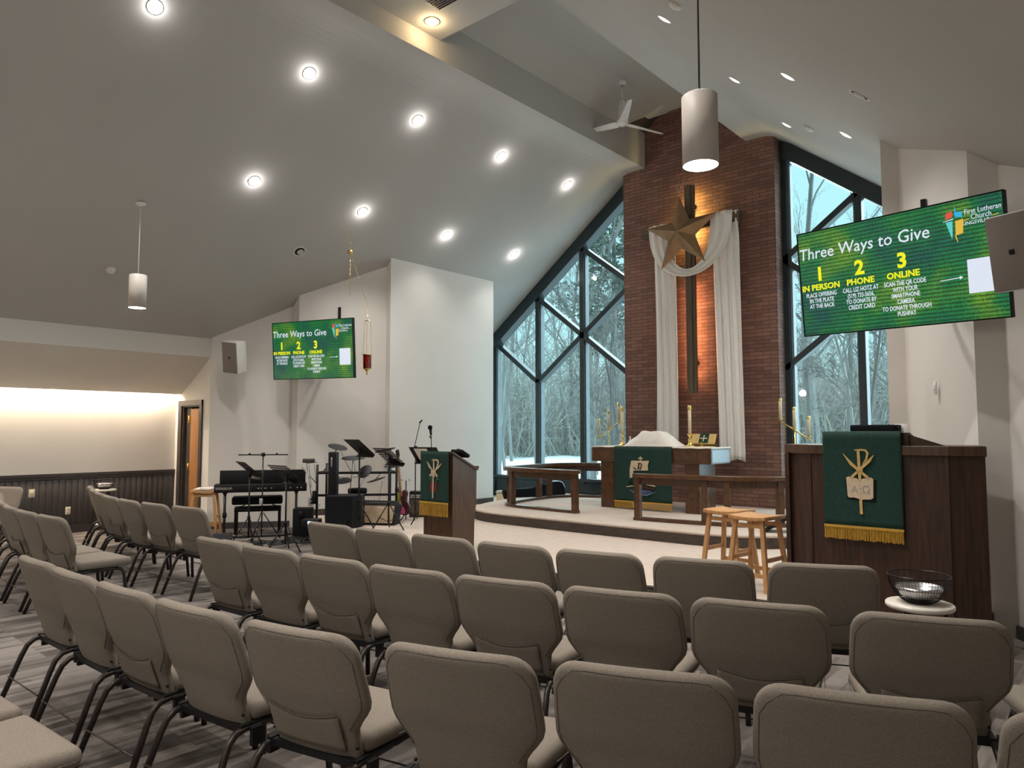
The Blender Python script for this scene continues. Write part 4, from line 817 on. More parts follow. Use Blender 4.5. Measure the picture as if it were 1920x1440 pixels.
def swag(u, v):
    a = Vector((-6.42 - .20*(1-v) + .18*v, 0, 5.11)); b = Vector((-5.23 + .20*(1-v) - .20*v, 0, 5.13)); low = 4.10 + .13*v
    t = u; x = a.x + (b.x-a.x)*(t*t*(3-2*t))*1.0; s_ = math.sin(t*PI); z = a.z*(1-t)+b.z*t - (5.12-low)*s_**.72 ; wd = .30 - .14*s_
    z += 0; yy = 11.46 - .03*s_ + .022*math.sin(v*PI*5+t*6) + .01*math.sin(v*PI*11)
    return (x, yy, z)
MB().sheet(swag, 70, 24).build('swag', 'gauze', ga, solid=.003)
for x0, x1 in ((-6.66,-6.22), (-5.42,-5.00)):
    def wrap(u, v, x0=x0, x1=x1):
        a = -.35*PI + v*1.75*PI; r_ = .112 + .012*math.sin(u*PI*6+v*3); cz = 5.015; return (x0+(x1-x0)*u + .015*math.sin(v*5), 11.615 - .085*math.cos(a-PI/2+1.3)*1.05, cz + r_*math.sin(a-PI/2+1.3)*.98 + .02)
    MB().sheet(wrap, 40, 20).build('arm_wrap', 'gauze', ga, solid=.003)

# ------------------------------------------------------------------ screens and wall speakers
def screen(TL, xd, yd, label, mount_to):
    xd = Vector(xd).normalized(); yd = Vector(yd); yd = (yd - xd*yd.dot(xd)).normalized(); zd = xd.cross(yd); W, H = 1.66, .934
    c = Vector(TL) + xd*W/2 - yd*H/2; M = frame_matrix(c, xd, yd, zd); r = thing('wall_screen', label, 'screen', c); r.rotation_euler = M.to_euler()
    m = MB(); m.rbox(-W/2,W/2,-H/2,H/2,-.055,-.004,.006,2); r_body = m.build('housing', 'black_plastic', r)
    bz = MB(); t = .012
    for a in ((-W/2,W/2,H/2-t,H/2),(-W/2,W/2,-H/2,-H/2+t),(-W/2,-W/2+t,-H/2,H/2),(W/2-t,W/2,-H/2,H/2)): bz.box(*a,-.006,.002)
    bz.build('bezel', 'black_plastic', r)
    disp = MB().add([(-W/2+t,-H/2+t,-.002),(W/2-t,-H/2+t,-.002),(W/2-t,H/2-t,-.002),(-W/2+t,H/2-t,-.002)], [(0,1,2,3)]).build('display', 'screen_field', r)
    def T(s, u, v, size, m_, **k): text(s, size, m_, disp, Matrix.Translation((-W/2+u*W, H/2-v*H, 0)), **k)
    T('Three Ways to Give', .345, .265, .145, 'text_white', sx=.93, shear=.08, bold=.0006)
    for n_, u, v in (('1',.118,.475),('2',.335,.475),('3',.548,.475)): T(n_, u, v, .165, 'text_yellow', bold=.006)
    for n_, u, v in (('IN PERSON',.118,.565),('PHONE',.335,.565),('ONLINE',.548,.565)): T(n_, u, v, .072, 'text_yellow', bold=.0022)
    T('PLACE OFFERING\nIN THE PLATE\nAT THE BACK', .118, .630, .053, 'text_white', sx=.70, sp=.94, bold=.0008); T('CALL LIZ HOTZ AT\n(519) 733-5656,\nTO DONATE BY\nCREDIT CARD', .332, .630, .053, 'text_white', sx=.68, sp=.94, bold=.0008)
    T('SCAN THE QR CODE\nWITH YOUR\nSMARTPHONE\nCAMERA\nTO DONATE THROUGH\nPUSHPAY', .553, .630, .053, 'text_white', sx=.66, sp=.94, bold=.0008)
    T('First Lutheran', .912, .135, .055, 'text_white', sx=.80); T('Church', .905, .182, .055, 'text_white', sx=.85); T('KINGSVILLE', .880, .222, .040, 'text_white', sx=.9)
    Q = lambda u, v: (-W/2+u*W, H/2-v*H)
    def blob(nm, mt, pts):
        m = MB(); n = len(pts); m.add([(*Q(*p),.0008) for p in pts], [tuple(range(n-1,-1,-1))]); m.build(nm, mt, disp)
    blob('logo_patch', 'logo_red', [(.760,.100),(.787,.085),(.787,.135),(.757,.150)]); blob('logo_patch', 'logo_blue', [(.797,.060),(.800,.060),(.803,.100),(.828,.105),(.828,.150),(.797,.140)])
    blob('logo_patch', 'logo_teal', [(.757,.170),(.787,.170),(.783,.300),(.779,.310)]); blob('logo_patch', 'logo_gold', [(.798,.172),(.832,.165),(.828,.280),(.796,.290)]); blob('logo_patch', 'text_white', [(.745,.162),(.790,.150),(.790,.158),(.745,.166)])
    blob('logo_patch', 'logo_gold', [(.830,.180),(.855,.172),(.855,.178),(.830,.186)]); blob('logo_patch', 'logo_gold', [(.950,.180),(.975,.172),(.975,.178),(.950,.186)]); blob('logo_patch', 'logo_gold', [(.792,.290),(.798,.288),(.805,.345),(.802,.345)])
    blob('white_card', 'text_white', [(.835,.50),(.965,.50),(.965,.775),(.835,.775)]); blob('arrow', 'text_white', [(.715,.640),(.800,.632),(.800,.620),(.815,.635),(.800,.652),(.800,.640),(.715,.646)])
    Mi = M.inverted(); mt = Mi @ Vector(mount_to); a = MB(); a.tube([(0,.05,-.05),(mt.x*.5,.05,mt.z*.5),mt], .022, 8); a.box(-.2,.2,-.15,.25,-.075,-.055)
    a.build('wall_arm', 'black_metal', r); k = MB(); w_ = Vector(mount_to); Mw = Mi @ frame_matrix(w_, (1,0,0), (0,0,1), (0,-1,0)); k.box(-.022,.022,-.35,.52,-.03,.0,Mw); k.build('mount_plate', 'black_metal', r)
    return r
screen((-10.748,6.395,3.186), (.981,.252,-.013), (-.052,-.096,.981), 'left screen showing Three Ways to Give on green crop rows', (-10.39,7.45,3.03))
screen((-2.302,6.618,3.192), (.988,-.226,-.019), (-.025,-.119,.979), 'right screen showing Three Ways to Give on green crop rows', (-1.46,7.58,3.06))
def speaker(x, y, z, rz, rx, ry, lb, wall):
    r = thing('wall_speaker', lb, 'speaker', (x,y,z)); r.rotation_euler = (rx, ry, rz)
    m = MB(); m.rbox(-.15,.15,.0,.22,-.26,.26,.012,2); m.build('cabinet', 'white_paint', r); m = MB(); m.rbox(-.142,.142,-.012,.004,-.252,.252,.006,2); m.build('grille', 'speaker_taupe', r)
    MB().rbox(-.017,.017,-.018,-.010,-.017,.017,.003,1).build('badge', 'black_plastic', r); Mi = (Matrix.Translation((x,y,z)) @ Euler((rx,ry,rz)).to_matrix().to_4x4()).inverted()
    MB().tube([(0,.21,0), Mi @ Vector(wall)], .02, 8).build('bracket', 'black_metal', r); return r
speaker(-11.13, 5.88, 2.60, math.radians(22), math.radians(14), math.radians(7), 'grey wall speaker left of the left screen', (-11.45,6.27,2.62))
speaker(-.60, 5.80, 2.60, math.radians(-20), math.radians(10), math.radians(0), 'grey wall speaker cut by the frame beside the right screen', (-.36,6.34,2.62))
def plate_thing(nm, lb, cat, loc, rz, w, h, mt, parts):
    r = thing(nm, lb, cat, loc, rz); MB().rbox(-w/2,w/2,-.010,0,-h/2,h/2,.004,2).build('cover_plate', mt, r)
    for n_, x, z, a, b, m_ in parts: MB().rbox(x-a/2,x+a/2,-.015,-.008,z-b/2,z+b/2,.002,1).build(n_, m_, r)
    return r
RZ = PI/2
plate_thing('blank_wall_plate', 'ivory wall plate on the dark wainscot at far left', 'wall plate', (LW+.014,3.69,.46), RZ, .085, .13, 'ivory_plastic', [('insert',0,0,.05,.09,'ivory_plastic')])
plate_thing('power_outlet', 'ivory power outlet low on the dark wainscot', 'outlet', (LW+.014,4.20,.155), RZ, .075, .12, 'ivory_plastic', [('socket',0,.025,.03,.028,'shade_beige'),('socket',0,-.025,.03,.028,'shade_beige')])
dC = Vector((P4[0]-P3[0], 0)); cw = Vector((-10.76,6.91)).lerp(Vector((-9.98,8.16)), .17); ang = math.atan2(8.16-6.91, -9.98+10.76)
plate_thing('power_outlet', 'grey power outlet on the wall beside the drum kit', 'outlet', (cw.x+.004,cw.y-.003,.24), ang, .085, .13, 'label_grey', [('socket',0,.028,.035,.03,'black_plastic'),('socket',0,-.028,.035,.03,'black_plastic')])
plate_thing('thermostat', 'square white thermostat with grey display behind the pulpit', 'thermostat', (-1.83,8.10,1.42), math.radians(0), .12, .12, 'white_paint', [('display_window',-.005,.0,.055,.055,'label_grey')])
plate_thing('light_switch', 'narrow white light switch on the wall above the pulpit', 'light switch', (-1.40,7.50,1.80), math.atan2(6.91-8.16, .78+.22), .05, .12, 'white_paint', [('rocker',0,0,.02,.05,'white_paint')])

# ------------------------------------------------------------------ stools, small tables, bowls
def stool(x, y, z, rz, lb, h=.625, w=.36, d=.36, nm='wooden_stool', grp=None):
    r = thing(nm, lb, 'stool', (x,y,z), rz, grp)
    m = MB(); m.sheet(lambda u, v: (-w/2+w*u, -d/2+d*v, h + .012*(2*u-1)**2), 8, 2, smooth=True); m.build('seat', 'stool_oak', r, solid=.034, bevel=.003)
    for a in (-1,1):
        for b in (-1,1):
            t = MB(); x0, y0 = a*(w/2-.05), b*(d/2-.045); x1, y1 = a*(w/2+.012), b*(d/2+.01); hw = .019
            t.add([(x0-hw,y0-hw,h-.015),(x0+hw,y0-hw,h-.015),(x0+hw,y0+hw,h-.015),(x0-hw,y0+hw,h-.015),(x1-hw,y1-hw,0),(x1+hw,y1-hw,0),(x1+hw,y1+hw,0),(x1-hw,y1+hw,0)], [(0,1,2,3),(7,6,5,4),(0,4,5,1),(1,5,6,2),(2,6,7,3),(3,7,4,0)]); t.build('leg', 'stool_oak', r, bevel=.003)
    def at(a, b, z): k = (h-.015-z)/(h-.015); return (a*(w/2-.05+.062*k), b*(d/2-.045+.055*k), z)
    for z1, z2, (a1,b1), (a2,b2) in ((.14,.14,(-1,-1),(1,-1)),(.14,.14,(-1,1),(1,1)),(.27,.27,(-1,-1),(-1,1)),(.27,.27,(1,-1),(1,1)),(h-.06,h-.06,(-1,-1),(1,-1)),(h-.06,h-.06,(-1,1),(1,1))):
        p, q = Vector(at(a1,b1,z1)), Vector(at(a2,b2,z2)); L_ = (q-p).length; c_ = (p+q)/2; MB().cbox(c_, (L_,.016,.036), math.atan2(q.y-p.y,q.x-p.x)).build('stretcher', 'stool_oak', r)
    return r
stool(-2.68,6.50,0,math.radians(-8),'nearer light oak stool standing left of the large pulpit', grp='light oak stools by the pulpit'); stool(-3.08,6.80,0,math.radians(-6),'farther light oak stool overlapping behind the one by the pulpit', grp='light oak stools by the pulpit')
stool(-11.30,5.62,G,math.radians(50),'light oak stool with papers beside the keyboard and door',.66,.40,.30)
pa = thing('paper_stack', 'white papers stacked on the oak stool by the door', 'papers', (-11.30,5.62,G+.69)); MB().box(-.16,.10,-.11,.12,0,.012,XM((0,0,0),rz=.9)).build('lower_sheets', 'paper', pa); MB().box(-.10,.12,-.09,.10,.012,.03,XM((0,0,0),rz=1.3)).build('upper_sheets', 'paper', pa)
def side_table(x, y, h, lb, r_=.175):
    t = thing('round_side_table', lb, 'table', (x,y,G)); MB().lathe([(.001,h-.028),(r_-.006,h-.028),(r_,h-.02),(r_,h-.006),(r_-.006,h),(.001,h)], 40, cap=False).build('table_top', 'marble', t)
    for k in range(3): a = k*2*PI/3+.3; MB().tube([(r_*.72*math.cos(a),r_*.72*math.sin(a),h-.028),(r_*.95*math.cos(a),r_*.95*math.sin(a),0)], .009, 8).build('leg', 'black_metal', t)
    MB().lathe([(.001,.15),(r_*.72,.15),(r_*.72,.162),(.001,.162)], 30, cap=False).build('lower_shelf', 'marble', t); return t
side_table(-.99,4.66,.64,'round white marble side table behind the second row at right'); side_table(-12.45,4.54,.70,'small round white side table against the dark wainscot')
def bowl(x, y, z, lb, sc_=1.0):
    b = thing('wire_bowl', lb, 'bowl', (x,y,z), 0, 'wire offering bowls'); b.scale = (.93,.93,.97); H_ = .155; rr = lambda t: (.070 + .100*math.sin(t*PI/2)**.85)
    m = MB()
    for k in range(60): a = 2*PI*k/60; m.tube([(rr(t)*math.cos(a), rr(t)*math.sin(a), H_*t**1.25+.004) for t in [0,.15,.3,.45,.6,.75,.88,1]], .0013, 3)
    for t in [.1,.2,.3,.4,.5,.6,.7,.8]: n = 40; m.tube([(rr(t)*math.cos(2*PI*k/n), rr(t)*math.sin(2*PI*k/n), H_*t**1.25+.004) for k in range(n+1)], .0011, 3)
    m.build('wire_mesh', 'bowl_wire', b); m = MB(); n = 48; m.tube([(.172*math.cos(2*PI*k/n), .172*math.sin(2*PI*k/n), H_+.004) for k in range(n+1)], .004, 6); m.build('rim', 'bowl_wire', b); MB().lathe([(.001,0),(.072,0),(.074,.012),(.001,.014)], 30, cap=False).build('base', 'bowl_wire', b)
    MB().lathe([(.001,.018),(.066,.02),(.105,.045),(.128,.08),(.130,.095),(.122,.083),(.098,.05),(.05,.028),(.001,.026)], 36, cap=False).build('liner_dish', 'silver', b); return b
bowl(-.99,4.66,G+.64,'black wire bowl with silver dish on the right side table'); bowl(-12.45,4.54,G+.70,'black wire bowl with silver dish on the table by the wainscot')

# ------------------------------------------------------------------ musicians' corner
kd = Vector((.526,.85)).normalized(); kang = math.atan2(kd.y, kd.x)
kb = thing('stage_piano', 'long black digital piano on a folding stand seen from behind', 'keyboard', (-10.265,5.985,.48), kang)
m = MB(); m.rbox(-.675,.675,0,.30,0,.125,.012,2); m.build('body', 'black_plastic', kb); m = MB(); m.rbox(-.60,.655,.05,.075,.125,.335,.006,2,XM((0,0,0))); m.build('raised_lid', 'black_plastic', kb)
kk = MB(); kk.box(-.62,.62,.28,.34,.03,.07); kk.build('key_bed', 'white_paint', kb); text('YAMAHA', .058, 'silver', kb, frame_matrix((-.535,-.002,.045),(1,0,0),(0,0,1),(0,-1,0)), 'brand_lettering', bold=.0016)
MB().lathe([(.013,0),(.016,0),(.016,.002),(.013,.002)], 16, XM((-.635,-.0,.06),rx=PI/2), cap=False).build('brand_mark', 'label_grey', kb)
jk = MB(); 
for x in (-.05,.0,.05,.14,.36,.42,.52,.58): jk.box(x,x+.022,-.003,.001,.05,.066)
jk.build('socket_row', 'label_grey', kb)
ks = thing('keyboard_stand', 'black tubular stand holding up the digital piano', 'stand', (-10.265,5.985,G), kang)
for x in (-.52,.52):
    MB().tube([(x,.05,.68),(x,.05,.05),(x+.02,.06,.022),(x+.06,.25,.018),(x,.42,.018)], .02, 8).build('leg_tube', 'black_metal', ks); MB().rbox(x-.03,x+.03,.02,.32,.655,.679,.006,1).build('arm', 'black_metal', ks); MB().rbox(x-.03,x+.03,.03,.09,.30,.38,.008,1).build('clamp', 'black_plastic', ks)
MB().tube([(-.52,-.02,.03),(-.44,-.05,.02),(.3,-.05,.02),(.52,0,.03)], .016, 8).build('floor_tube', 'black_metal', ks)
be = thing('piano_bench', 'black padded piano bench between the digital piano and the wall', 'bench', (-10.69,6.20,G), kang)
m = MB(); m.rbox(-.40,.36,-.15,.15,.46,.585,.03,3); m.build('cushion', 'black_cloth', be); m = MB(); m.rbox(-.36,.34,-.13,.13,.35,.42,.006,1); m.tube([(-.3,-.12,.42),(-.2,-.12,.46)], .008, 5); m.tube([(.2,-.12,.46),(.3,-.12,.42)], .008, 5); m.build('frame', 'black_plastic', be)
for a in (-.335,.315):
    for b in (-.11,.11): MB().cbox((a,b,.175),(.045,.045,.35)).build('leg', 'black_plastic', be)
def v3(p): return Vector(p)
RT = Vector((math.cos(math.radians(40.85)), math.sin(math.radians(40.85)), 0)); FW = Vector((-math.sin(math.radians(40.85)), math.cos(math.radians(40.85)), 0))
def tripod(mb, h, sp=.26, hub=.36, a0=.3):
    for k in range(3):
        a = a0 + k*2*PI/3; mb.tube([(.02*math.cos(a),.02*math.sin(a),hub),(sp*math.cos(a),sp*math.sin(a),.01)], .009, 6); mb.tube([(.5*sp*math.cos(a),.5*sp*math.sin(a),hub*.5),(0,0,hub*.32)], .005, 5)
def music_stand(x, y, zf, hdesk, phi, lb, perforated=True, w=.47, l=.34, paper=False):
    r = thing('music_stand', lb, 'music stand', (x,y,zf)); m = MB(); tripod(m, hdesk); m.build('tripod', 'black_metal', r); MB().tube([(0,0,.10),(0,0,hdesk-.08)], .012, 10).build('pole', 'black_metal', r); MB().tube([(0,0,.36),(0,0,.41)], .022, 10).build('collar', 'black_plastic', r)
    ph = math.radians(phi); u = RT*math.cos(ph) - FW*math.sin(ph); p = -RT*math.sin(ph) - FW*math.cos(ph); tl = math.radians(40); v = p*math.cos(tl) + Vector((0,0,1))*math.sin(tl); n = u.cross(v)
    M = frame_matrix((0,0,hdesk), u, v, n); d = MB(); x0, x1, y0, y1, t = -w/2, w/2, -l*.45, l*.55, .004
    if not perforated: d.box(x0,x1,y0,y1,-t/2,t/2,M)
    else:
        nx, ny = 10, 7; cw_, ch_ = (x1-x0)/nx, (y1-y0-.02)/ny
        for i in range(nx+1): d.box(x0+i*cw_-.009 if 0 < i else x0, x0+i*cw_+.009 if i < nx else x1, y0, y1, -t/2, t/2, M)
        for j in range(ny+1): q = y0+.01+j*ch_; d.box(x0,x1,q-.008,q+.008,-t/2,t/2,M)
        d.box(-.12,.12,y0,y0+.10,-t/2,t/2,M)
    d.build('desk', 'black_metal', r); q = MB(); q.box(x0-.01,x1+.01,y0-.004,y0+.004,0,.055,M); q.box(x0-.01,x1+.01,y0-.004,y0+.02,.05,.055,M); q.build('ledge', 'black_metal', r); q = MB(); q.box(-.03,.03,-.05,.05,-.03,-.002,M); q.tube([(0,0,hdesk-.10),M @ Vector((0,0,-.02))], .016, 8); q.build('tilt_bracket', 'black_plastic', r)
    if paper: q = MB(); q.box(-.16,.06,y0+.01,y1-.03,.003,.006,M); q.build('sheet_music', 'paper', r)
    return r
music_stand(-9.66,5.45,G,1.06,54,'perforated music stand before the left end of the digital piano'); music_stand(-8.73,5.46,G,1.03,43,'perforated music stand before the right end of the digital piano', w=.50, l=.36)
music_stand(-8.75,6.68,0,1.17,50,'solid black music stand in front of the drum kit', False, w=.48, l=.34); music_stand(-8.22,6.80,0,1.05,50,'perforated music stand right of the solid one by the drums')
music_stand(-8.30,7.60,0,1.05,20,'music stand with a white sheet behind the small lectern', False, paper=True)
tb = thing('crossbar_stand', 'black stand with a wide horizontal microphone bar before the piano', 'stand', (-9.98,5.84,G)); m = MB(); tripod(m, 1, .27, .40, 1.0); m.build('tripod', 'black_metal', tb); MB().tube([(0,0,.05),(0,0,1.24)], .010, 8).build('pole', 'black_metal', tb); u = RT*.37
q = MB(); q.tube([-u+Vector((0,0,1.258)), u+Vector((0,0,1.262))], .009, 8); 
for k in (-.55,.55): q.lathe([(.001,0),(.02,.0),(.014,.02),(.001,.022)], 10, XM(u*k+Vector((0,0,1.265))), cap=False)
q.build('crossbar', 'black_metal', tb); MB().rbox(-.03,.03,-.02,.02,1.235,1.29,.005,1).build('clamp', 'black_plastic', tb); MB().rbox(-.045,.045,-.025,-.015,.52,.61,.004,1).build('tag_plate', 'label_grey', tb)
# electronic drum kit
dk = thing('electronic_drum_kit', 'black electronic drum kit with round pads on a tube rack', 'drum kit', (-9.2,7.05,0)); D0 = Vector((-9.2,7.05,0))
def pad(nm, x, y, z, r_, tx, ty, th=.02, cone=.02):
    M = XM((x+9.2,y-7.05,z), tx, ty); m = MB(); m.lathe([(.001,-th),(r_*.5,-th),(r_,-th*.3),(r_,0),(r_*.95,.004),(r_*.3,cone*.6),(.001,cone)], 28, M, cap=False); return m.build(nm, 'drum_pad', dk)
pad('cymbal_pad',-9.40,6.76,1.17,.15,.0,.33); pad('cymbal_pad',-9.26,6.95,1.0,.18,.12,.10); pad('cymbal_pad',-8.96,7.33,1.12,.165,.1,-.22); pad('tom_pad',-9.14,7.08,.79,.12,.9,.3); pad('tom_pad',-9.36,6.82,.65,.15,.2,.15); pad('tom_pad',-9.05,7.23,.66,.15,.2,-.22); pad('hi_hat_pad',-9.02,7.52,.86,.13,.1,.0)
rk = MB(); W3 = lambda x, y, z: (x+9.2, y-7.05, z); fL = (-9.62,6.55); fR = (-8.82,7.45)
for z in (.77,.43): rk.tube([W3(*fL,z), W3(*fR,z)], .019, 8)
rk.build('rack_bar', 'black_metal', dk)
for (x,y) in (fL, fR, (-9.95,6.95), (-9.30,7.72)): MB().tube([W3(x,y,0), W3(x,y,.90)], .019, 8).build('rack_leg', 'black_metal', dk)
rk = MB(); rk.tube([W3(*fL,.77), W3(-9.95,6.95,.77)], .019, 8); rk.tube([W3(*fR,.77), W3(-9.30,7.72,.77)], .019, 8); rk.build('side_bar', 'black_metal', dk)
ar = MB()
for a, b in (((-9.55,6.62,.8),(-9.40,6.76,1.16)),((-9.30,6.92,.42),(-9.26,6.95,.99)),((-8.92,7.36,.78),(-8.96,7.33,1.10)),((-9.25,6.97,.77),(-9.14,7.08,.78)),((-9.45,6.74,.77),(-9.36,6.82,.66)),((-8.98,7.28,.77),(-9.05,7.23,.67)),((-9.66,6.5,.30),(-9.72,6.42,.92)),((-9.72,6.42,.92),(-9.55,6.5,.94)),((-9.62,6.55,.60),(-9.78,6.38,.86))): ar.tube([W3(*a), W3(*b)], .008, 6)
ar.build('chrome_arm', 'chrome', dk); MB().rbox(-.09,.09,-.03,.03,-.02,.045,.01,2,XM(W3(-9.66,6.42,.95),rz=.8)).build('sound_module', 'trim_grey', dk); MB().rbox(-.03,.03,-.03,.03,-.2,.0,.01,1,XM(W3(-9.64,6.52,.50))).build('cable_box', 'black_plastic', dk)
cb = MB(); rc = random.Random(8)
for a, b in (((-9.38,6.78,1.14),(-9.25,6.95,.74)),((-9.26,6.95,.98),(-9.2,7.0,.74)),((-9.12,7.1,.74),(-9.22,7.0,.42)),((-9.66,6.52,.9),(-9.62,6.56,.3)),((-9.72,6.46,.9),(-9.70,6.5,.55)),((-8.98,7.3,.64),(-9.02,7.25,.30)),((-9.5,6.7,.75),(-9.2,7.05,.72)),((-9.6,6.6,.3),(-9.7,6.5,.02))):
    a, b = v3(W3(*a)), v3(W3(*b)); c = (a+b)/2 + Vector((rc.uniform(-.08,.08),rc.uniform(-.05,.05),-.08)); cb.tube([a.lerp(c,t)*(1-t)+c.lerp(b,t)*t for t in [i/8 for i in range(9)]], .0035, 5)
cb.build('cables', 'rubber', dk)
th_ = thing('drum_throne', 'round black drum stool behind the drum rack', 'stool', (-9.50,7.22,0)); MB().lathe([(.001,.42),(.14,.42),(.15,.44),(.15,.49),(.14,.505),(.001,.51)], 28, cap=False).build('seat', 'black_cloth', th_); m = MB(); tripod(m,1,.22,.25,.5); m.tube([(0,0,.05),(0,0,.42)], .014, 8); m.build('tripod', 'black_metal', th_)
cs = thing('column_speaker', 'slim black column speaker standing at the left of the drum kit', 'speaker', (-9.22,6.56,0), .6); MB().rbox(-.06,.06,-.07,.07,0,1.10,.01,2).build('column', 'black_plastic', cs); MB().rbox(-.015,.005,-.074,-.068,.88,1.02,.002,1).build('name_strip', 'label_grey', cs)
bs = thing('floor_speaker', 'large black floor speaker in front of the drum kit', 'speaker', (-8.98,6.62,0), .72); m = MB(); m.prism([(-.26,-.20),(.14,-.20),(.24,-.08),(.24,.20),(-.26,.20)], .47); m.build('cabinet', 'black_plastic', bs, bevel=.01); MB().box(-.24,.12,-.206,-.199,.03,.44).build('grille', 'black_cloth', bs)
am = thing('tilted_amplifier', 'tilted guitar amplifier with tan grille beside the drum kit', 'amplifier', (-8.76,7.02,0), math.radians(30)); M = XM((0,0,.015), rx=math.radians(-24)); MB().rbox(-.27,.27,0,.24,0,.38,.012,2,M).build('cabinet', 'black_plastic', am)
MB().box(-.24,.24,-.006,.001,.02,.29,M).build('grille', 'amp_grille', am); MB().box(-.25,.25,-.004,.001,.305,.365,M).build('control_panel', 'black_metal', am); kn_ = MB()
for k in range(9): kn_.lathe([(.001,0),(.010,0),(.008,.014),(.001,.014)], 10, M @ XM((-.20+k*.045,-.004,.335),rx=PI/2), cap=False)
kn_.build('knob_row', 'chrome', am); q = MB(); strip(q, [(-.03,.255),(-.02,.27),(-.01,.25),(.0,.262),(.02,.255),(.04,.262),(.06,.252),(.08,.26)], .007, -.007, .002, M); q.build('script_badge', 'silver', am)
a2 = thing('small_amplifier', 'small brown guitar amplifier against the wall behind the guitar', 'amplifier', (-9.02,8.18,0), math.radians(42)); MB().rbox(-.22,.26,0,.2,0,.42,.01,2).build('cabinet', 'black_plastic', a2); MB().box(-.20,.24,-.005,.001,.02,.29).build('grille', 'amp_brown', a2); MB().box(-.20,.24,-.006,.001,.31,.37).build('control_panel', 'label_grey', a2); kn_ = MB()
for k in range(7): kn_.lathe([(.001,0),(.011,0),(.009,.012),(.001,.012)], 10, XM((-.16+k*.055,-.005,.34),rx=PI/2), cap=False)
kn_.build('knob_row', 'black_plastic', a2); MB().box(.07,.19,-.008,-.004,.045,.085).build('name_badge', 'silver', a2)
# electric guitar on its stand: body outline in the x-z plane
gt = thing('electric_guitar', 'dark red electric guitar with colourful artwork leaning on its stand', 'guitar', (-8.93,7.72,0)); M = frame_matrix((0,0,.09), tuple(RT*.8+FW*-.6), tuple((FW*.22+RT*-.13+Vector((0,0,1))).normalized()), tuple(FW*-.8+RT*-.6)) 
gb = [(-.05,0),(-.14,.05),(-.17,.14),(-.13,.22),(-.10,.27),(-.14,.34),(-.13,.42),(-.08,.43),(-.04,.38),(0,.36),(.05,.39),(.10,.40),(.12,.34),(.09,.26),(.13,.19),(.16,.11),(.12,.03),(.04,-.01)]
sm_ = catmull(gb+[gb[0]], 3)[:-1]; m = MB(); m.prism(sm_, .04, M); m.build('body', 'rosewood', gt, bevel=.004); m = MB(); m.box(-.024,.024,.30,.92,.040,.060,M); m.build('neck', 'stool_oak', gt); m = MB(); m.prism([(-.024,.92),(.024,.92),(.045,.98),(.03,1.06),(-.03,1.04)], .02, M @ XM((0,0,.04))); m.build('headstock', 'black_plastic', gt); fr_ = MB()
for k in range(12): fr_.box(-.024,.024,.40+k*.043,.403+k*.043,.060,.063,M)
for k in range(6): fr_.tube([M @ Vector((-.018+k*.007,.12,.066)), M @ Vector((-.018+k*.007,.95,.066))], .0012, 3)
fr_.build('strings', 'silver', gt)
for nm_, mt_, c_ in (('art_patch','lime_paint',[(-.10,.20),(-.03,.22),(-.02,.32),(-.07,.36),(-.12,.30)]),('art_patch','cream_thread',[(-.09,.12),(0,.13),(-.01,.22),(-.08,.23)]),('art_patch','pink_paint',[(-.10,.02),(.06,.01),(.05,.10),(-.02,.15),(-.12,.12)])): m = MB(); m.prism(c_, .003, M @ XM((0,0,.041))); m.build(nm_, mt_, gt)
gs = thing('guitar_stand', 'thin black stand holding the electric guitar', 'stand', (-8.93,7.72,0)); m = MB(); m.tube([FW*.12, FW*.10+Vector((0,0,.62))], .010, 6); m.tube([RT*-.16, FW*.10+Vector((0,0,.30)), RT*.16], .009, 6); m.tube([FW*.10+Vector((0,0,.62))+RT*-.06, FW*.02+RT*-.06+Vector((0,0,.64))], .007, 6); m.tube([FW*.10+Vector((0,0,.62))+RT*.06, FW*.02+RT*.06+Vector((0,0,.64))], .007, 6); m.build('frame', 'black_metal', gs); m = MB(); m.tube([FW*-.05+RT*-.1+Vector((0,0,.10)), FW*.10+RT*-.1+Vector((0,0,.16))], .01, 6); m.tube([FW*-.05+RT*.1+Vector((0,0,.10)), FW*.10+RT*.1+Vector((0,0,.16))], .01, 6); m.build('cradle', 'rubber', gs)
mb_ = thing('microphone_stand', 'thin black boom stand behind the small lectern', 'microphone stand', (-8.72,7.75,0)); m = MB(); tripod(m,1,.26,.3,.2); m.build('tripod', 'black_metal', mb_); MB().tube([(0,0,.05),(0,0,1.16)], .009, 8).build('pole', 'black_metal', mb_); MB().tube([Vector((0,0,1.16))-RT*.02, Vector((0,0,1.56))+RT*.07], .006, 6).build('boom', 'black_metal', mb_); MB().rbox(-.02,.02,-.02,.02,1.14,1.18,.004,1).build('joint', 'black_plastic', mb_); MB().tube([Vector((0,0,1.54))+RT*.055, Vector((0,0,1.59))+RT*.10], .012, 8).build('clip', 'black_plastic', mb_)
wm = thing('floor_monitor', 'black wedge floor monitor behind the left front chairs', 'speaker', (-9.55,4.95,G), math.radians(60)); m = MB(); m.prism([(-.16,0),(.16,0),(.10,.22),(-.03,.22)], .34, frame_matrix((-.17,0,0),(0,1,0),(0,0,1),(1,0,0))); m.build('cabinet', 'black_plastic', wm, bevel=.006); MB().box(-.15,.15,-.004,.004,.03,.22,XM((0,-.145,0),rx=math.radians(-30))).build('grille', 'black_cloth', wm)
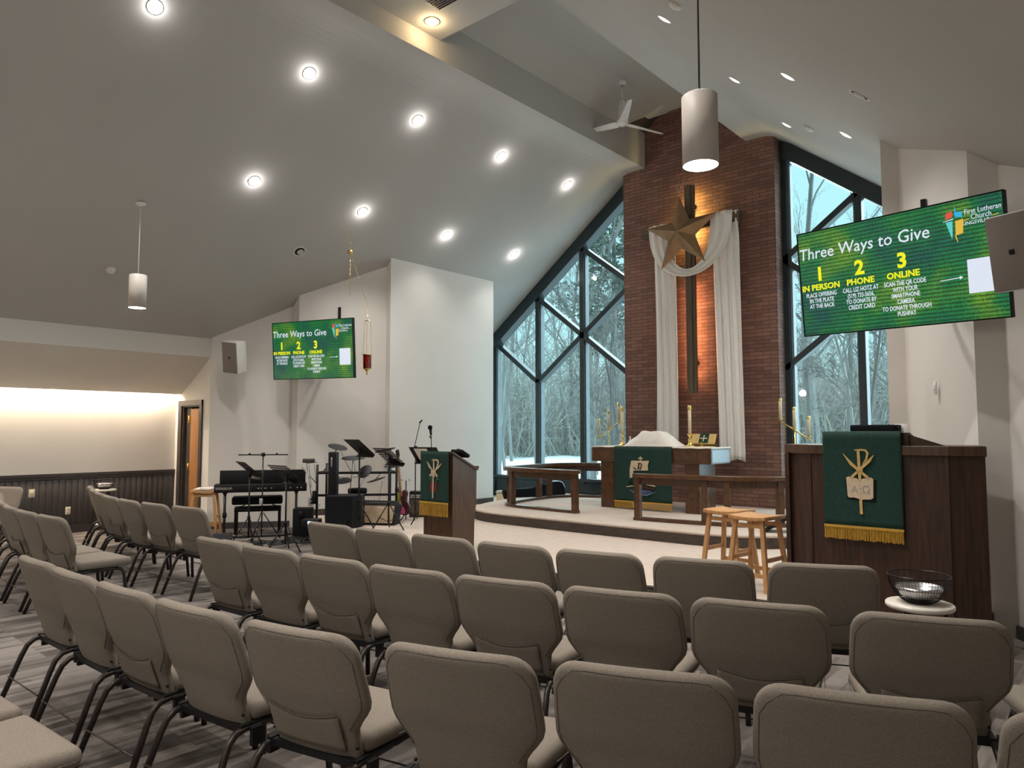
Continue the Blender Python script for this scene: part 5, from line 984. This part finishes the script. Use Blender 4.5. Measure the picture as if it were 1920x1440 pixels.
sb = thing('subwoofer', 'black box speaker on the floor by the wall right of the piano bench', 'speaker', (-9.78,6.42,G), .75); MB().rbox(-.13,.13,-.13,.13,0,.44,.01,2).build('cabinet', 'black_cloth', sb); MB().rbox(-.04,.04,-.17,-.15,.30,.40,.005,1).build('handle', 'black_plastic', sb)
mx_ = thing('audio_mixer', 'small black mixer with a glowing blue display by the floor cables', 'mixer', (-9.26,6.22,.0), .7); MB().rbox(-.13,.13,-.09,.09,0,.13,.01,2).build('case', 'black_plastic', mx_); MB().box(-.03,.03,-.094,-.089,.06,.105).build('display', 'lcd_glow', mx_)
ct = MB(); rc = random.Random(21)
for k in range(34):
    c0 = Vector((-9.55,5.95,0)) + kd.to_3d()*rc.uniform(-.55,.35) + Vector((rc.uniform(-.15,.35),rc.uniform(-.3,.2),0)); r_ = rc.uniform(.06,.32); a0 = rc.uniform(0,6.28); n = 14; P = []
    for i in range(n): a = a0 + i/n*rc.uniform(4,6); P.append((c0.x+r_*math.cos(a)*(1+.3*math.sin(3*a)), c0.y+r_*.8*math.sin(a), G+.008+.02*abs(math.sin(a*2+k))))
    ct.tube(P, .0055, 5)
tag(ct.build('cable_tangle', 'rubber'), 'tangle of black cables on the carpet by the piano stand', 'cables', kind='stuff')
gc = thing('guitar_case', 'black guitar case with chrome edges lying under the left window', 'case', (-8.95,11.0,0), math.radians(63)); m = MB(); out = catmull([(-.62,-.10),(-.66,0),(-.62,.10),(-.1,.11),(.05,.20),(.22,.17),(.36,.22),(.55,.20),(.62,0),(.55,-.20),(.36,-.22),(.22,-.17),(.05,-.20),(-.1,-.11),(-.62,-.10)], 3)[:-1]
M = frame_matrix((0,0,.22),(1,0,0),(0,0,1),(0,-1,0)); m.prism(out, .14, M); m.build('shell', 'black_cloth', gc, bevel=.02); q = MB()
for yy in (-.02,-.12): q.tube([M @ Vector((x,y,-yy)) for x,y in out if x > .3], .006, 5)
q.build('chrome_edge', 'chrome', gc)
bx = thing('storage_box', 'small beige box on the floor at the left end of the guitar case', 'box', (-9.55,10.75,0), .5); MB().rbox(-.10,.10,-.08,.08,0,.20,.008,2).build('box_body', 'wax', bx); MB().rbox(-.11,.11,-.09,.09,.20,.25,.008,2).build('lid', 'shade_beige', bx)
